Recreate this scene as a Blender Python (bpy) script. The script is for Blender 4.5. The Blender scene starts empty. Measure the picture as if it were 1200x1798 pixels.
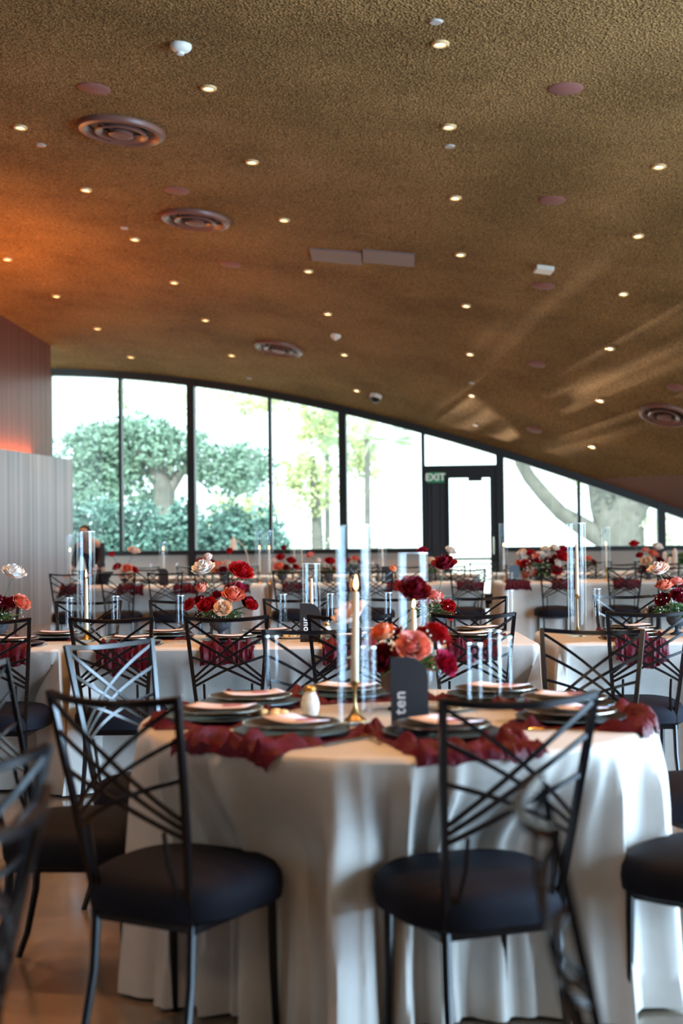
import bpy, bmesh, math, random
import numpy as np
from mathutils import Vector, Matrix, Quaternion, noise
random.seed(7)
S = bpy.context.scene
COL = S.collection
PI = math.pi

# ------------------------------------------------------------------ camera
FPX = 2400.0; PITCH = math.atan(45.5 / 2400); ROLL = math.radians(.65); CH = 1.31
cd = bpy.data.cameras.new('camera'); cam = bpy.data.objects.new('camera', cd); COL.objects.link(cam)
cd.sensor_fit = 'VERTICAL'; cd.sensor_height = 36; cd.sensor_width = 24
cd.lens = 36 * FPX / 1798; cd.clip_end = 300; cd.clip_start = .05
cam.matrix_world = Matrix.Translation((0, 0, CH)) @ Matrix.Rotation(PI / 2 + PITCH, 4, 'X') @ Matrix.Rotation(-ROLL, 4, 'Z')
cd.dof.use_dof = True; cd.dof.focus_distance = 7.2; cd.dof.aperture_fstop = 2.3
S.camera = cam
S.view_settings.view_transform = 'Standard'; S.view_settings.look = 'None'
S.view_settings.gamma = 1; S.view_settings.use_curve_mapping = False
S.view_settings.exposure = 0.22
S.cycles.use_denoising = True
S.cycles.max_bounces = 10; S.cycles.transparent_max_bounces = 40; S.cycles.glossy_bounces = 4
S.cycles.sample_clamp_indirect = 6; S.cycles.caustics_reflective = False; S.cycles.caustics_refractive = False

# ------------------------------------------------------------------ world, sun, daylight, cove and uplights
W = bpy.data.worlds.new('sky'); S.world = W; W.use_nodes = True
bg = W.node_tree.nodes['Background']; bg.inputs[0].default_value = (.74, .92, 1.0, 1); bg.inputs[1].default_value = 3.0
def lamp(name, kind, loc, energy, color, look=None, **kw):
    d = bpy.data.lights.new(name, kind); d.energy = energy; d.color = color
    for k, v in kw.items(): setattr(d, k, v)
    o = bpy.data.objects.new(name, d); o.location = loc; COL.objects.link(o)
    if look is not None: o.rotation_euler = (Vector(look) - Vector(loc)).to_track_quat('-Z', 'Y').to_euler()
    return o
lamp('sun', 'SUN', (-10, -10, 30), 5.0, (1, .93, .80), (-2, 12, 8), angle=.02)
lamp('daylight_from_side_glazing', 'AREA', (6.6, 3.4, 1.35), 1850, (.45, .71, 1), (0, 3.4, 1.2), shape='RECTANGLE', size=7.5, size_y=2.6)
lamp('wall_uplight', 'AREA', (-5.6, 16.0, 2.4), 260, (1, .33, .07), (-5.5, 15.9, 5.0), shape='RECTANGLE', size=3, size_y=.4)
lamp('rear_warm_fill', 'AREA', (-2.5, -2.4, 4.3), 40, (1, .74, .52), (-.5, 4, .8), shape='RECTANGLE', size=4, size_y=.5)  # added warm fill behind the camera, lifts the dark left of the cloth
# added outdoor spot for reflected sun streaks on the ceiling, broken up by noise
streak_spot = lamp('reflected_sun_spot', 'SPOT', (.0, 30.0, .05), 21000, (1, .76, .60), (3.75, 19.6, 3.3), spot_size=math.radians(23), spot_blend=1.0, shadow_soft_size=.13)
streak_spot.data.use_nodes = True
nt = streak_spot.data.node_tree; em = nt.nodes['Emission']
tc = nt.nodes.new('ShaderNodeTexCoord'); mp = nt.nodes.new('ShaderNodeMapping'); nz = nt.nodes.new('ShaderNodeTexNoise'); rp = nt.nodes.new('ShaderNodeValToRGB')
mp.inputs['Scale'].default_value = (40, 9, 1); mp.inputs['Rotation'].default_value = (0, 0, .2); nz.inputs['Scale'].default_value = 1.6; nz.inputs['Detail'].default_value = 2
rp.color_ramp.elements[0].position = .50; rp.color_ramp.elements[1].position = .72
nt.links.new(tc.outputs['Normal'], mp.inputs[0]); nt.links.new(mp.outputs[0], nz.inputs[0]); nt.links.new(nz.outputs[0], rp.inputs[0]); nt.links.new(rp.outputs[0], em.inputs['Strength'])

# ------------------------------------------------------------------ pixel rays -> points in the room
MW = cam.matrix_world.copy(); CP = Vector((0, 0, CH))
def ray(px, py):
    return (MW.to_3x3() @ Vector(((px - 600) / FPX, -(py - 899) / FPX, -1)))
def P(px, py, Y):
    d = ray(px, py); return CP + d * (Y / d.y)
def G(px, py, z=.76):
    d = ray(px, py); return CP + d * ((z - CH) / d.z)
ANG = math.radians(6.2); WN = Vector((math.sin(ANG), math.cos(ANG), 0)); WD = Vector((math.cos(ANG), -math.sin(ANG), 0)); WO = Vector((0, 24, 0))
def wall_u(px, py=945):
    d = ray(px, py); p = CP + d * ((WO - CP).dot(WN) / d.dot(WN)); return (p - WO).dot(WD)
def wpt(u, z, off=0): p = WO + WD * u + WN * off; return Vector((p.x, p.y, z))
CC = [4.63408228, -0.5439437, -0.44169188, -0.02508993, -0.66998616, -0.6431736, -0.32322987, -0.04358445, -0.66225794, 0.06608837]
def ceil_z(X, Y):
    Yc = max(Y, 9.0); Xc = min(max(X, -8), 8); x = Xc / 6; y = (Yc - 16) / 8; r = 0; k = 0
    for i in range(4):
        for j in range(4):
            if i + j <= 3: r += CC[k] * x ** i * y ** j; k += 1
    return max(min(r, 5.6), 0.0)
def ceil_hit(px, py):
    d = ray(px, py).normalized(); t = 5.0
    while t < 40:
        p = CP + d * t
        if p.z > ceil_z(p.x, p.y):
            lo, hi = t - .1, t
            for _ in range(20):
                m = (lo + hi) / 2; q = CP + d * m
                if q.z > ceil_z(q.x, q.y): hi = m
                else: lo = m
            p = CP + d * hi; break
        t += .1
    e = .05
    n = Vector((-(ceil_z(p.x + e, p.y) - ceil_z(p.x - e, p.y)) / (2 * e), -(ceil_z(p.x, p.y + e) - ceil_z(p.x, p.y - e)) / (2 * e), 1)).normalized()
    return p, n

# ------------------------------------------------------------------ mesh helpers
class MB:
    def __init__(s): s.v = []; s.f = []; s.m = []
    def add(s, v, f, mi=0):
        b = len(s.v); s.v += [tuple(q) for q in v]; s.f += [tuple(i + b for i in q) for q in f]; s.m += [mi] * len(f); return s
    def box(s, x0, x1, y0, y1, z0, z1, mi=0):
        v = [(x, y, z) for z in (z0, z1) for y in (y0, y1) for x in (x0, x1)]
        return s.add(v, [(0, 2, 3, 1), (4, 5, 7, 6), (0, 1, 5, 4), (2, 6, 7, 3), (0, 4, 6, 2), (1, 3, 7, 5)], mi)
    def hexa(s, a, b, mi=0):
        return s.add(list(a) + list(b), [(3, 2, 1, 0), (4, 5, 6, 7), (0, 1, 5, 4), (1, 2, 6, 5), (2, 3, 7, 6), (3, 0, 4, 7)], mi)
    def beam(s, p, q, n, w, d, mi=0):
        """box along p->q, w across (in plane perpendicular to n), d along n"""
        p = Vector(p); q = Vector(q); n = Vector(n).normalized(); t = (q - p).normalized(); c = t.cross(n).normalized()
        def ring(o): return [o - c * w / 2 - n * d / 2, o + c * w / 2 - n * d / 2, o + c * w / 2 + n * d / 2, o - c * w / 2 + n * d / 2]
        return s.hexa(ring(p), ring(q), mi)
    def tube(s, pts, r, seg=8, mi=0, flat=1.0):
        pts = [Vector(p) for p in pts]; n = len(pts); rs = r if isinstance(r, (list, tuple)) else [r] * n
        up = None; vs = []
        for i in range(n):
            t = (pts[min(i + 1, n - 1)] - pts[max(i - 1, 0)]).normalized()
            if up is None:
                up = Vector((0, 0, 1)) if abs(t.z) < .9 else Vector((1, 0, 0))
            u = (up - t * up.dot(t)).normalized(); w = t.cross(u); up = u
            for k in range(seg):
                a = 2 * PI * k / seg; vs.append(pts[i] + (u * math.cos(a) * flat + w * math.sin(a)) * rs[i])
        fs = [(i * seg + k, i * seg + (k + 1) % seg, (i + 1) * seg + (k + 1) % seg, (i + 1) * seg + k) for i in range(n - 1) for k in range(seg)]
        fs += [tuple(range(seg))[::-1], tuple((n - 1) * seg + k for k in range(seg))]
        return s.add(vs, fs, mi)
    def bar(s, pts, w, d, nrm, mi=0):
        """flat bar swept along pts: w wide in the plane, d thick along nrm"""
        pts = [Vector(p) for p in pts]; n = len(pts); vs = []
        for i in range(n):
            t = (pts[min(i + 1, n - 1)] - pts[max(i - 1, 0)]).normalized(); nn = Vector(nrm); nn = (nn - t * nn.dot(t)).normalized(); c = t.cross(nn)
            vs += [pts[i] + c * w / 2 + nn * d / 2, pts[i] - c * w / 2 + nn * d / 2, pts[i] - c * w / 2 - nn * d / 2, pts[i] + c * w / 2 - nn * d / 2]
        fs = [(i * 4 + k, i * 4 + (k + 1) % 4, (i + 1) * 4 + (k + 1) % 4, (i + 1) * 4 + k) for i in range(n - 1) for k in range(4)]
        return s.add(vs, fs + [(3, 2, 1, 0), tuple((n - 1) * 4 + k for k in range(4))], mi)
    def lathe(s, prof, seg=24, mi=0, c=(0, 0, 0), close=False, flute=0, fn=0):
        vs = []; n = len(prof)
        for r, z in prof:
            for k in range(seg):
                a = 2 * PI * k / seg; rr = max(r, 1e-4) * (1 + flute * math.cos(fn * a))
                vs.append((c[0] + rr * math.cos(a), c[1] + rr * math.sin(a), c[2] + z))
        fs = [(i * seg + k, i * seg + (k + 1) % seg, (i + 1) * seg + (k + 1) % seg, (i + 1) * seg + k) for i in range(n - 1) for k in range(seg)]
        if close:
            fs += [((n - 1) * seg + k, (n - 1) * seg + (k + 1) % seg, (k + 1) % seg, k) for k in range(seg)]
        return s.add(vs, fs, mi)
    def mesh(s, name, mats, smooth=True):
        me = bpy.data.meshes.new(name); me.from_pydata(s.v, [], s.f)
        for m in (mats if isinstance(mats, (list, tuple)) else [mats]): me.materials.append(m)
        if any(s.m): me.polygons.foreach_set('material_index', s.m)
        if smooth:
            me.polygons.foreach_set('use_smooth', [True] * len(s.f))
            try: me.set_sharp_from_angle(angle=math.radians(42))
            except Exception: pass
        me.update(); return me
def obj(name, data, parent=None, loc=None, rot=None, scale=None):
    o = bpy.data.objects.new(name, data); COL.objects.link(o)
    if parent is not None: o.parent = parent
    if loc is not None: o.location = loc
    if rot is not None: o.rotation_euler = rot
    if scale is not None: o.scale = scale if isinstance(scale, (tuple, list)) else (scale,) * 3
    return o
def tag(o, label, cat, group=None, kind=None):
    o['label'] = label; o['category'] = cat
    if group: o['group'] = group
    if kind: o['kind'] = kind
    return o
def thing(name, label, cat, loc=(0, 0, 0), rz=0, group=None):
    o = obj(name, None, None, loc, (0, 0, rz)); o.empty_display_size = .05; return tag(o, label, cat, group)
def struct(name, me, label=None):
    o = obj(name, me); o['kind'] = 'structure'
    if label: o['label'] = label
    return o
def dup(root, loc, rz=0, label=None, group=None, q=None):
    r = root.copy(); COL.objects.link(r); r.location = loc
    if q is None: r.rotation_euler = (0, 0, rz)
    else: r.rotation_mode = 'QUATERNION'; r.rotation_quaternion = q
    if label: r['label'] = label
    if group: r['group'] = group
    for ch in root.children:
        c = ch.copy(); COL.objects.link(c); c.parent = r
        for g in ch.children:
            d = g.copy(); COL.objects.link(d); d.parent = c
    return r

# ------------------------------------------------------------------ materials
def mat(name, col, rough=.5, metal=0, sheen=0, spec=.5, emit=None, es=0, noise_=0, nscale=5, bump=0, bscale=50, sub=0, nstretch=None, coat=0):
    m = bpy.data.materials.new(name); m.use_nodes = True; t = m.node_tree; b = t.nodes['Principled BSDF']; L = t.links.new
    b.inputs['Base Color'].default_value = (*col, 1); b.inputs['Roughness'].default_value = rough; b.inputs['Metallic'].default_value = metal
    b.inputs['Specular IOR Level'].default_value = spec; b.inputs['Sheen Weight'].default_value = sheen; b.inputs['Coat Weight'].default_value = coat
    if emit: b.inputs['Emission Color'].default_value = (*emit, 1); b.inputs['Emission Strength'].default_value = es
    if noise_ or bump:
        tc = t.nodes.new('ShaderNodeTexCoord'); mp = t.nodes.new('ShaderNodeMapping'); L(tc.outputs['Object'], mp.inputs[0])
        if nstretch: mp.inputs['Scale'].default_value = nstretch
    if noise_:
        n = t.nodes.new('ShaderNodeTexNoise'); n.inputs['Scale'].default_value = nscale; n.inputs['Detail'].default_value = 5; L(mp.outputs[0], n.inputs[0])
        r = t.nodes.new('ShaderNodeValToRGB'); r.color_ramp.elements[0].position = .3; r.color_ramp.elements[1].position = .7
        r.color_ramp.elements[0].color = (*[c * (1 - noise_) for c in col], 1); r.color_ramp.elements[1].color = (*[min(1, c * (1 + noise_)) for c in col], 1)
        L(n.outputs[0], r.inputs[0]); L(r.outputs[0], b.inputs['Base Color'])
    if bump:
        n2 = t.nodes.new('ShaderNodeTexNoise'); n2.inputs['Scale'].default_value = bscale; n2.inputs['Detail'].default_value = 3; L(mp.outputs[0], n2.inputs[0])
        bp = t.nodes.new('ShaderNodeBump'); bp.inputs['Strength'].default_value = bump; bp.inputs['Distance'].default_value = .02; L(n2.outputs[0], bp.inputs['Height']); L(bp.outputs[0], b.inputs['Normal'])
    return m
def glass(name, tint=(1, 1, 1), lo=.05, hi=.75, power=2.6, rough=.02):
    m = bpy.data.materials.new(name); m.use_nodes = True; t = m.node_tree; t.nodes.clear(); L = t.links.new
    out = t.nodes.new('ShaderNodeOutputMaterial'); mx = t.nodes.new('ShaderNodeMixShader'); tr = t.nodes.new('ShaderNodeBsdfTransparent'); gl = t.nodes.new('ShaderNodeBsdfGlossy')
    lw = t.nodes.new('ShaderNodeLayerWeight'); pw = t.nodes.new('ShaderNodeMath'); mr = t.nodes.new('ShaderNodeMapRange')
    pw.operation = 'POWER'; pw.inputs[1].default_value = power; lw.inputs[0].default_value = .5
    L(lw.outputs['Facing'], pw.inputs[0]); L(pw.outputs[0], mr.inputs[0]); mr.inputs[3].default_value = lo; mr.inputs[4].default_value = hi
    tr.inputs[0].default_value = (*tint, 1); gl.inputs[0].default_value = (.92, .97, 1, 1); gl.inputs[1].default_value = rough
    L(mr.outputs[0], mx.inputs[0]); L(tr.outputs[0], mx.inputs[1]); L(gl.outputs[0], mx.inputs[2]); L(mx.outputs[0], out.inputs[0]); return m
M = {}
M['black_metal'] = mat('black_metal', (.005, .004, .005), .20, .1, spec=.34)
M['seat_cloth'] = mat('seat_cloth', (.007, .0075, .013), .7, spec=.12, bump=.1, bscale=400)
M['linen'] = mat('linen', (.57, .52, .47), .36, spec=.5, noise_=.03, nscale=30)
M['velvet'] = mat('velvet', (.078, .0013, .0075), .5, spec=.18, bump=.2, bscale=60)
M['charger'] = mat('charger', (.010, .008, .007), .35, 0, spec=.3)
M['plate'] = mat('plate', (.035, .022, .010), .4, .1, spec=.3)
M['silver'] = mat('silver', (.62, .60, .50), .22, 1)
M['gold'] = mat('gold', (.65, .40, .12), .25, 1)
M['brass'] = mat('brass', (.45, .29, .12), .32, 1)
M['steel'] = mat('steel', (.25, .35, .42), .25, .9)
M['paper'] = mat('paper', (.80, .69, .74), .7)
M['mauve_paper'] = mat('mauve_paper', (.42, .20, .26), .7)
M['card_slate'] = mat('card_slate', (.030, .036, .046), .6)
M['card_black'] = mat('card_black', (.012, .009, .008), .6)
M['card_blue'] = mat('card_blue', (.09, .14, .19), .6)
M['white_ink'] = mat('white_ink', (.85, .85, .85), .6)
M['wax'] = mat('wax', (.80, .68, .48), .55, emit=(1, .6, .3), es=.0)
M['wick'] = mat('wick', (.02, .015, .01), .9)
M['flame'] = mat('flame', (1, .6, .2), .5, emit=(1, .50, .16), es=14)
M['glass'] = glass('glass', (.99, .995, 1), .014, .36, 4.2)
M['vase_glass'] = glass('vase_glass', (.975, .985, .99), .015, .45, 3.8)
M['glass_rim'] = mat('glass_rim', (.8, .9, .95), .08, .6)
M['pane'] = glass('pane', (.95, .99, .97), .015, .3, 4)
M['salt_glass'] = mat('salt_glass', (.72, .72, .66), .35, noise_=.12, nscale=90)
M['urn'] = mat('urn', (.05, .055, .07), .5, bump=.1)
M['urn_brown'] = mat('urn_brown', (.06, .035, .028), .45)
M['stem'] = mat('stem', (.10, .16, .07), .6)
M['leaf'] = mat('leaf', (.07, .17, .045), .5, noise_=.35, nscale=20)
M['breath'] = mat('breath', (.8, .82, .70), .8)
for n_, c_ in dict(red=(.40, .006, .012), burgundy=(.16, .004, .014), crimson=(.33, .008, .04), peach=(.80, .24, .15), salmon=(.78, .29, .24), blush=(.86, .68, .60), cream=(.84, .60, .42), white=(.86, .82, .78), orange=(.78, .22, .09)).items():
    M['rose_' + n_] = mat('rose_' + n_, c_, .6, spec=.15, noise_=.18, nscale=2.5)
M['frame'] = mat('window_frame_metal', (.018, .022, .024), .4, .3)
M['ledge'] = mat('low_wall_paint', (.50, .47, .44), .7)
M['trim_ring'] = mat('trim_ring', (.75, .50, .25), .35, .2)
M['bulb'] = mat('bulb', (1, .9, .7), .3, emit=(1, .80, .52), es=9)
M['diffuser'] = mat('diffuser_paint', (.19, .08, .06), .4)
M['diffuser_dark'] = mat('diffuser_gap', (.035, .02, .02), .5)
M['patch'] = mat('patch_paint', (.25, .095, .08), .7)
M['panel_mauve'] = mat('panel_mauve', (.20, .13, .12), .6)
M['white_plastic'] = mat('white_plastic', (.75, .74, .68), .4)
M['grey_disc'] = mat('grey_disc', (.42, .36, .32), .5)
M['plaster'] = mat('right_plaster', (.25, .125, .095), .9, bump=.3, bscale=30)
M['green_sign'] = mat('green_sign', (.03, .25, .13), .5, emit=(.05, .5, .25), es=.08)
M['sign_white'] = mat('sign_letters', (.9, .95, .9), .5, emit=(.8, 1, .85), es=.15)
M['bark'] = mat('bark', (.15, .15, .14), .9, noise_=.25, nscale=3, bump=.5, bscale=12)
M['leaf_oak'] = mat('leaf_oak', (.20, .32, .25), .7, noise_=.35, nscale=1.2)
M['leaf_light'] = mat('leaf_light', (.50, .56, .30), .7, noise_=.35, nscale=1.2)
M['palm_leaf'] = mat('palm_leaf', (.42, .52, .34), .7)
M['leaf_bush'] = mat('leaf_bush', (.12, .24, .21), .7, noise_=.35, nscale=1.5)
M['leaf_pale'] = mat('leaf_pale', (.68, .72, .56), .7, noise_=.3, nscale=1.5)  # garden leaf tones lightened so their colour carries the outdoor haze
M['skin'] = mat('skin', (.45, .26, .18), .55)
M['hair'] = mat('hair', (.02, .014, .012), .5)
M['black_cloth'] = mat('black_cloth', (.012, .013, .018), .8)
M['shoe'] = mat('shoe', (.01, .01, .01), .4)
M['butter'] = mat('butter', (.80, .66, .35), .5, bump=.3, bscale=80)
M['dish'] = mat('dish', (.62, .58, .50), .3)
M['ground'] = mat('ground', (.62, .60, .55), .9, noise_=.08, nscale=.6)

# sprayed ceiling: clumpy ochre-brown shag
m = bpy.data.materials.new('ceiling_spray'); m.use_nodes = True; t = m.node_tree; b = t.nodes['Principled BSDF']; L = t.links.new
b.inputs['Roughness'].default_value = .95; b.inputs['Specular IOR Level'].default_value = .15
tc = t.nodes.new('ShaderNodeTexCoord')
n1 = t.nodes.new('ShaderNodeTexNoise'); n1.inputs['Scale'].default_value = 34; n1.inputs['Detail'].default_value = 4; n1.inputs['Roughness'].default_value = .65
n2 = t.nodes.new('ShaderNodeTexNoise'); n2.inputs['Scale'].default_value = .8; n2.inputs['Detail'].default_value = 6
n3 = t.nodes.new('ShaderNodeTexVoronoi'); n3.inputs['Scale'].default_value = 48
r1 = t.nodes.new('ShaderNodeValToRGB'); r1.color_ramp.elements[0].position = .34; r1.color_ramp.elements[1].position = .66
r1.color_ramp.elements[0].color = (.135, .073, .024, 1); r1.color_ramp.elements[1].color = (.41, .24, .092, 1)
r2 = t.nodes.new('ShaderNodeValToRGB'); r2.color_ramp.elements[0].color = (.78, .76, .72, 1); r2.color_ramp.elements[1].color = (1.2, 1.2, 1.2, 1); r2.color_ramp.elements[0].position = .35; r2.color_ramp.elements[1].position = .65
mx = t.nodes.new('ShaderNodeMixRGB'); mx.blend_type = 'MULTIPLY'; mx.inputs[0].default_value = 1
ad = t.nodes.new('ShaderNodeMath'); ad.operation = 'ADD'
bp = t.nodes.new('ShaderNodeBump'); bp.inputs['Strength'].default_value = .8; bp.inputs['Distance'].default_value = .03
for n in (n1, n2, n3): L(tc.outputs['Object'], n.inputs[0])
L(n1.outputs[0], r1.inputs[0]); L(n2.outputs[0], r2.inputs[0]); L(r1.outputs[0], mx.inputs[1]); L(r2.outputs[0], mx.inputs[2]); L(mx.outputs[0], b.inputs['Base Color'])
L(n1.outputs[0], ad.inputs[0]); L(n3.outputs[0], ad.inputs[1]); L(ad.outputs[0], bp.inputs['Height']); L(bp.outputs[0], b.inputs['Normal']); M['ceiling'] = m
# fluted wall cladding
def fluted(name, col, scale=22, rough=.38, metal=.25):
    m = bpy.data.materials.new(name); m.use_nodes = True; t = m.node_tree; b = t.nodes['Principled BSDF']; L = t.links.new
    b.inputs['Roughness'].default_value = rough; b.inputs['Metallic'].default_value = metal; b.inputs['Base Color'].default_value = (*col, 1)
    tc = t.nodes.new('ShaderNodeTexCoord'); w = t.nodes.new('ShaderNodeTexWave'); w.inputs['Scale'].default_value = scale / 3; w.bands_direction = 'Y'
    nz = t.nodes.new('ShaderNodeTexNoise'); mp = t.nodes.new('ShaderNodeMapping'); mp.inputs['Scale'].default_value = (9, 9, .02); nz.inputs['Scale'].default_value = 1.2; nz.inputs['Detail'].default_value = 6
    r = t.nodes.new('ShaderNodeValToRGB'); r.color_ramp.elements[0].position = .3; r.color_ramp.elements[1].position = .7
    r.color_ramp.elements[0].color = (*[c * .62 for c in col], 1); r.color_ramp.elements[1].color = (*[min(1, c * 1.3) for c in col], 1)
    bp = t.nodes.new('ShaderNodeBump'); bp.inputs['Strength'].default_value = .7; bp.inputs['Distance'].default_value = .02
    L(tc.outputs['Object'], w.inputs[0]); L(tc.outputs['Object'], mp.inputs[0]); L(mp.outputs[0], nz.inputs[0]); L(nz.outputs[0], r.inputs[0]); L(r.outputs[0], b.inputs['Base Color'])
    L(w.outputs['Fac'], bp.inputs['Height']); L(bp.outputs[0], b.inputs['Normal']); return m
M['flute_low'] = fluted('fluted_grey', (.42, .40, .44))
M['flute_high'] = fluted('fluted_brown', (.22, .07, .045))
# polished concrete
m = mat('polished_concrete', (.20, .155, .115), .16, spec=.6, noise_=.3, nscale=1.3); M['floor'] = m

# ------------------------------------------------------------------ the setting
def wallY(X): return 24 - X * math.tan(ANG)
mb = MB(); nx, ny = 60, 70
for j in range(ny + 1):
    for i in range(nx + 1):
        X = -9 + 17.5 * i / nx; Y = -3 + (wallY(X) + .25 + 3) * j / ny; mb.v.append((X, Y, ceil_z(X, Y)))
for j in range(ny):
    for i in range(nx):
        a = j * (nx + 1) + i; mb.f.append((a, a + nx + 1, a + nx + 2, a + 1)); mb.m.append(0)
def clipped(src, zc, keep_above, name, material):
    bm = bmesh.new(); me = src.mesh(name, material); bm.from_mesh(me)
    bmesh.ops.bisect_plane(bm, geom=bm.verts[:] + bm.edges[:] + bm.faces[:], plane_co=(0, 0, zc), plane_no=(0, 0, 1), clear_inner=keep_above, clear_outer=not keep_above)
    bm.to_mesh(me); bm.free(); return me
struct('ceiling', clipped(mb, 2.27, True, 'ceiling', M['ceiling']))
struct('wall_right', clipped(mb, 2.27, False, 'wall_right', M['plaster']))
mb2 = MB()
mb2.add([(x, y, z + .3) for x, y, z in mb.v], mb.f); struct('roof', mb2.mesh('roof', M['plaster']))
fl = MB().box(-10, 9, -3.2, 25.5, -.12, 0); struct('floor', fl.mesh('floor', M['floor'], False))
gr = MB().box(-90, 90, -60, 120, -.5, -.13); struct('ground', gr.mesh('ground', M['ground'], False))
struct('wall_back', MB().box(-9.2, 9, -3.3, -3.0, 0, 5.9).mesh('wall_back', mat('dark_back_wall', (.06, .045, .04), .7), False))
# left walls: fluted upper wall, and a lower screen wall standing a little proud with a cove lamp on top
def wall_line(A, B, t0, t1, thick, zb, ztop, name, material, n=24):
    A = Vector(A); B = Vector(B); d = (B - A); mb = MB(); nrm = Vector((-d.y, d.x)).normalized()
    for i in range(n):
        p = A + d * (t0 + (t1 - t0) * i / n); q = A + d * (t0 + (t1 - t0) * (i + 1) / n)
        def c(v, o, z): w = v + nrm * o; return (w.x, w.y, z)
        zp = ztop if ztop else ceil_z(p.x, p.y) + .12; zq = ztop if ztop else ceil_z(q.x, q.y) + .12
        mb.hexa([c(p, 0, zb), c(q, 0, zb), c(q, thick, zb), c(p, thick, zb)], [c(p, 0, zp), c(q, 0, zq), c(q, thick, zq), c(p, thick, zp)])
    return struct(name, mb.mesh(name, material, False))
A_ = (-5.02, 20.2); B_ = (-4.52, 23.0)
wall_line(A_, B_, -7.5, 1.0, .12, 0, 2.68, 'wall_left', M['flute_low'])
A2 = (-5.30, 20.2); B2 = (-4.80, 23.0)
wall_line(A2, B2, -7.6, .93, .12, 0, None, 'wall_left.001', M['flute_high'])
for k in range(5):
    t0 = -2.6 + k * .72; p = Vector(A_).lerp(Vector(B_), t0)
    o = lamp('cove_lamp', 'AREA', (p.x - .17, p.y, 2.70), 17, (1, .30, .07), (p.x - .35, p.y, 4.6), shape='RECTANGLE', size=.08, size_y=2.0)
    yv = (Vector((B_[0] - A_[0], B_[1] - A_[1], 0))).normalized(); zv = Vector((-(-.18), 0, -1.0)); zv = (zv - yv * zv.dot(yv)).normalized(); o.rotation_euler = Matrix((yv.cross(zv), yv, zv)).transposed().to_euler()
# window wall: columns, mullions, header under the ceiling, sill, low wall, panes, door
US = [-7.2, wall_u(-20)] + [wall_u(p) for p in (96 + 2, 214, 338, 476, 604, 744, 879, 1018, 1162, 1300)]
US = [wall_u(p) for p in (-40, 88, 213, 338, 476, 604, 745, 880, 1018, 1162, 1310, 1450)]
THICK = {3, 5, 7, 9}
SILL = 1.10
def top(u):
    p = wpt(u, 0); return ceil_z(p.x, p.y)
def poly_strip(u0, u1, zf0, zf1, off0, off1, n=8):
    mb = MB()
    for i in range(n):
        a = u0 + (u1 - u0) * i / n; c = u0 + (u1 - u0) * (i + 1) / n
        mb.hexa([wpt(a, zf0(a), off0), wpt(c, zf0(c), off0), wpt(c, zf0(c), off1), wpt(a, zf0(a), off1)], [wpt(a, zf1(a), off0), wpt(c, zf1(c), off0), wpt(c, zf1(c), off1), wpt(a, zf1(a), off1)])
    return mb
lw = poly_strip(-8.2, US[6] - .02, lambda u: -.05, lambda u: SILL - .06, 0, .2, 3); struct('wall_far', lw.mesh('wall_far', M['ledge'], False))
lw = poly_strip(US[7], 9, lambda u: -.05, lambda u: min(SILL - .06, top(u)), 0, .2, 3); struct('wall_far.001', lw.mesh('wall_far', M['ledge'], False))
struct('trim_1', poly_strip(-8.2, 8.6, lambda u: top(u) - .115, lambda u: top(u) + .04, -.06, .14, 40).mesh('header', M['frame'], False))
struct('trim_2', poly_strip(-8.2, US[6], lambda u: SILL - .06, lambda u: SILL + .02, -.05, .16, 2).mesh('sill_rail', M['frame'], False))
struct('trim_3', poly_strip(US[7], 7.2, lambda u: SILL - .06, lambda u: SILL + .02, -.05, .16, 2).mesh('sill_rail', M['frame'], False))
DZ = 2.55
for k in range(len(US) - 1):
    a, c = US[k], US[k + 1]
    if top(c) < SILL + .1: break
    w = obj('window_%d' % (k + 1), None); w['kind'] = 'structure'
    zb = (lambda u: DZ) if k == 6 else (lambda u: SILL)
    obj('pane', poly_strip(a, c, zb, lambda u: max(top(u) - .10, zb(u) + .01), .02, .03, 6).mesh('pane', M['pane'], False), w)
    wd = .135 if k + 1 in THICK else .055
    bz = 0 if k + 1 in THICK else SILL
    if k + 1 == 6: bz = 0; wd = .06
    obj('mullion', poly_strip(c - wd / 2, c + wd / 2, lambda u: bz, lambda u: top(u), -.08 if wd > .1 else -.03, .12, 1).mesh('mullion', M['frame'], False), w)
# glazed door with transom bar, ribbed side panel and lever
u0, u1 = US[6], US[7]
dr = obj('door_1', None); dr['kind'] = 'structure'
ug0 = wall_u(790); ug1 = wall_u(862)
fr = MB()
def wb(mb, a, c, z0, z1, o0, o1): mb.hexa([wpt(a, z0, o0), wpt(c, z0, o0), wpt(c, z0, o1), wpt(a, z0, o1)], [wpt(a, z1, o0), wpt(c, z1, o0), wpt(c, z1, o1), wpt(a, z1, o1)])
wb(fr, u0, u1, 2.33, DZ, -.05, .12); wb(fr, ug1, u1, 0, 2.33, -.04, .1); wb(fr, ug0 - .06, ug0, 0, 2.33, -.03, .08); wb(fr, ug0, ug1, .05, .18, -.02, .06)
wb(fr, ug0, ug1, SILL - .20, SILL - .16, -.02, .06)
obj('door_frame', fr.mesh('door_frame', M['frame'], False), dr)
obj('door_glass', poly_strip(ug0, ug1, lambda u: .18, lambda u: 2.33, .02, .03, 1).mesh('pane', M['pane'], False), dr)
cl = MB(); um = (ug0 + ug1) / 2; wb(cl, um - .02, um + .22, 2.27, 2.34, -.10, -.02); obj('door_closer', cl.mesh('closer', M['frame'], False), dr)
rb = MB(); wb(rb, u0 + .02, ug0 - .05, 0, 2.33, 0, .06)
for q in (.08, .15, .30, .38): wb(rb, u0 + q, u0 + q + .025, SILL - .05, 2.30, -.03, 0)
obj('ribbed_panel', rb.mesh('ribs', mat('rib_metal', (.03, .035, .045), .5), False), dr)
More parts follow.
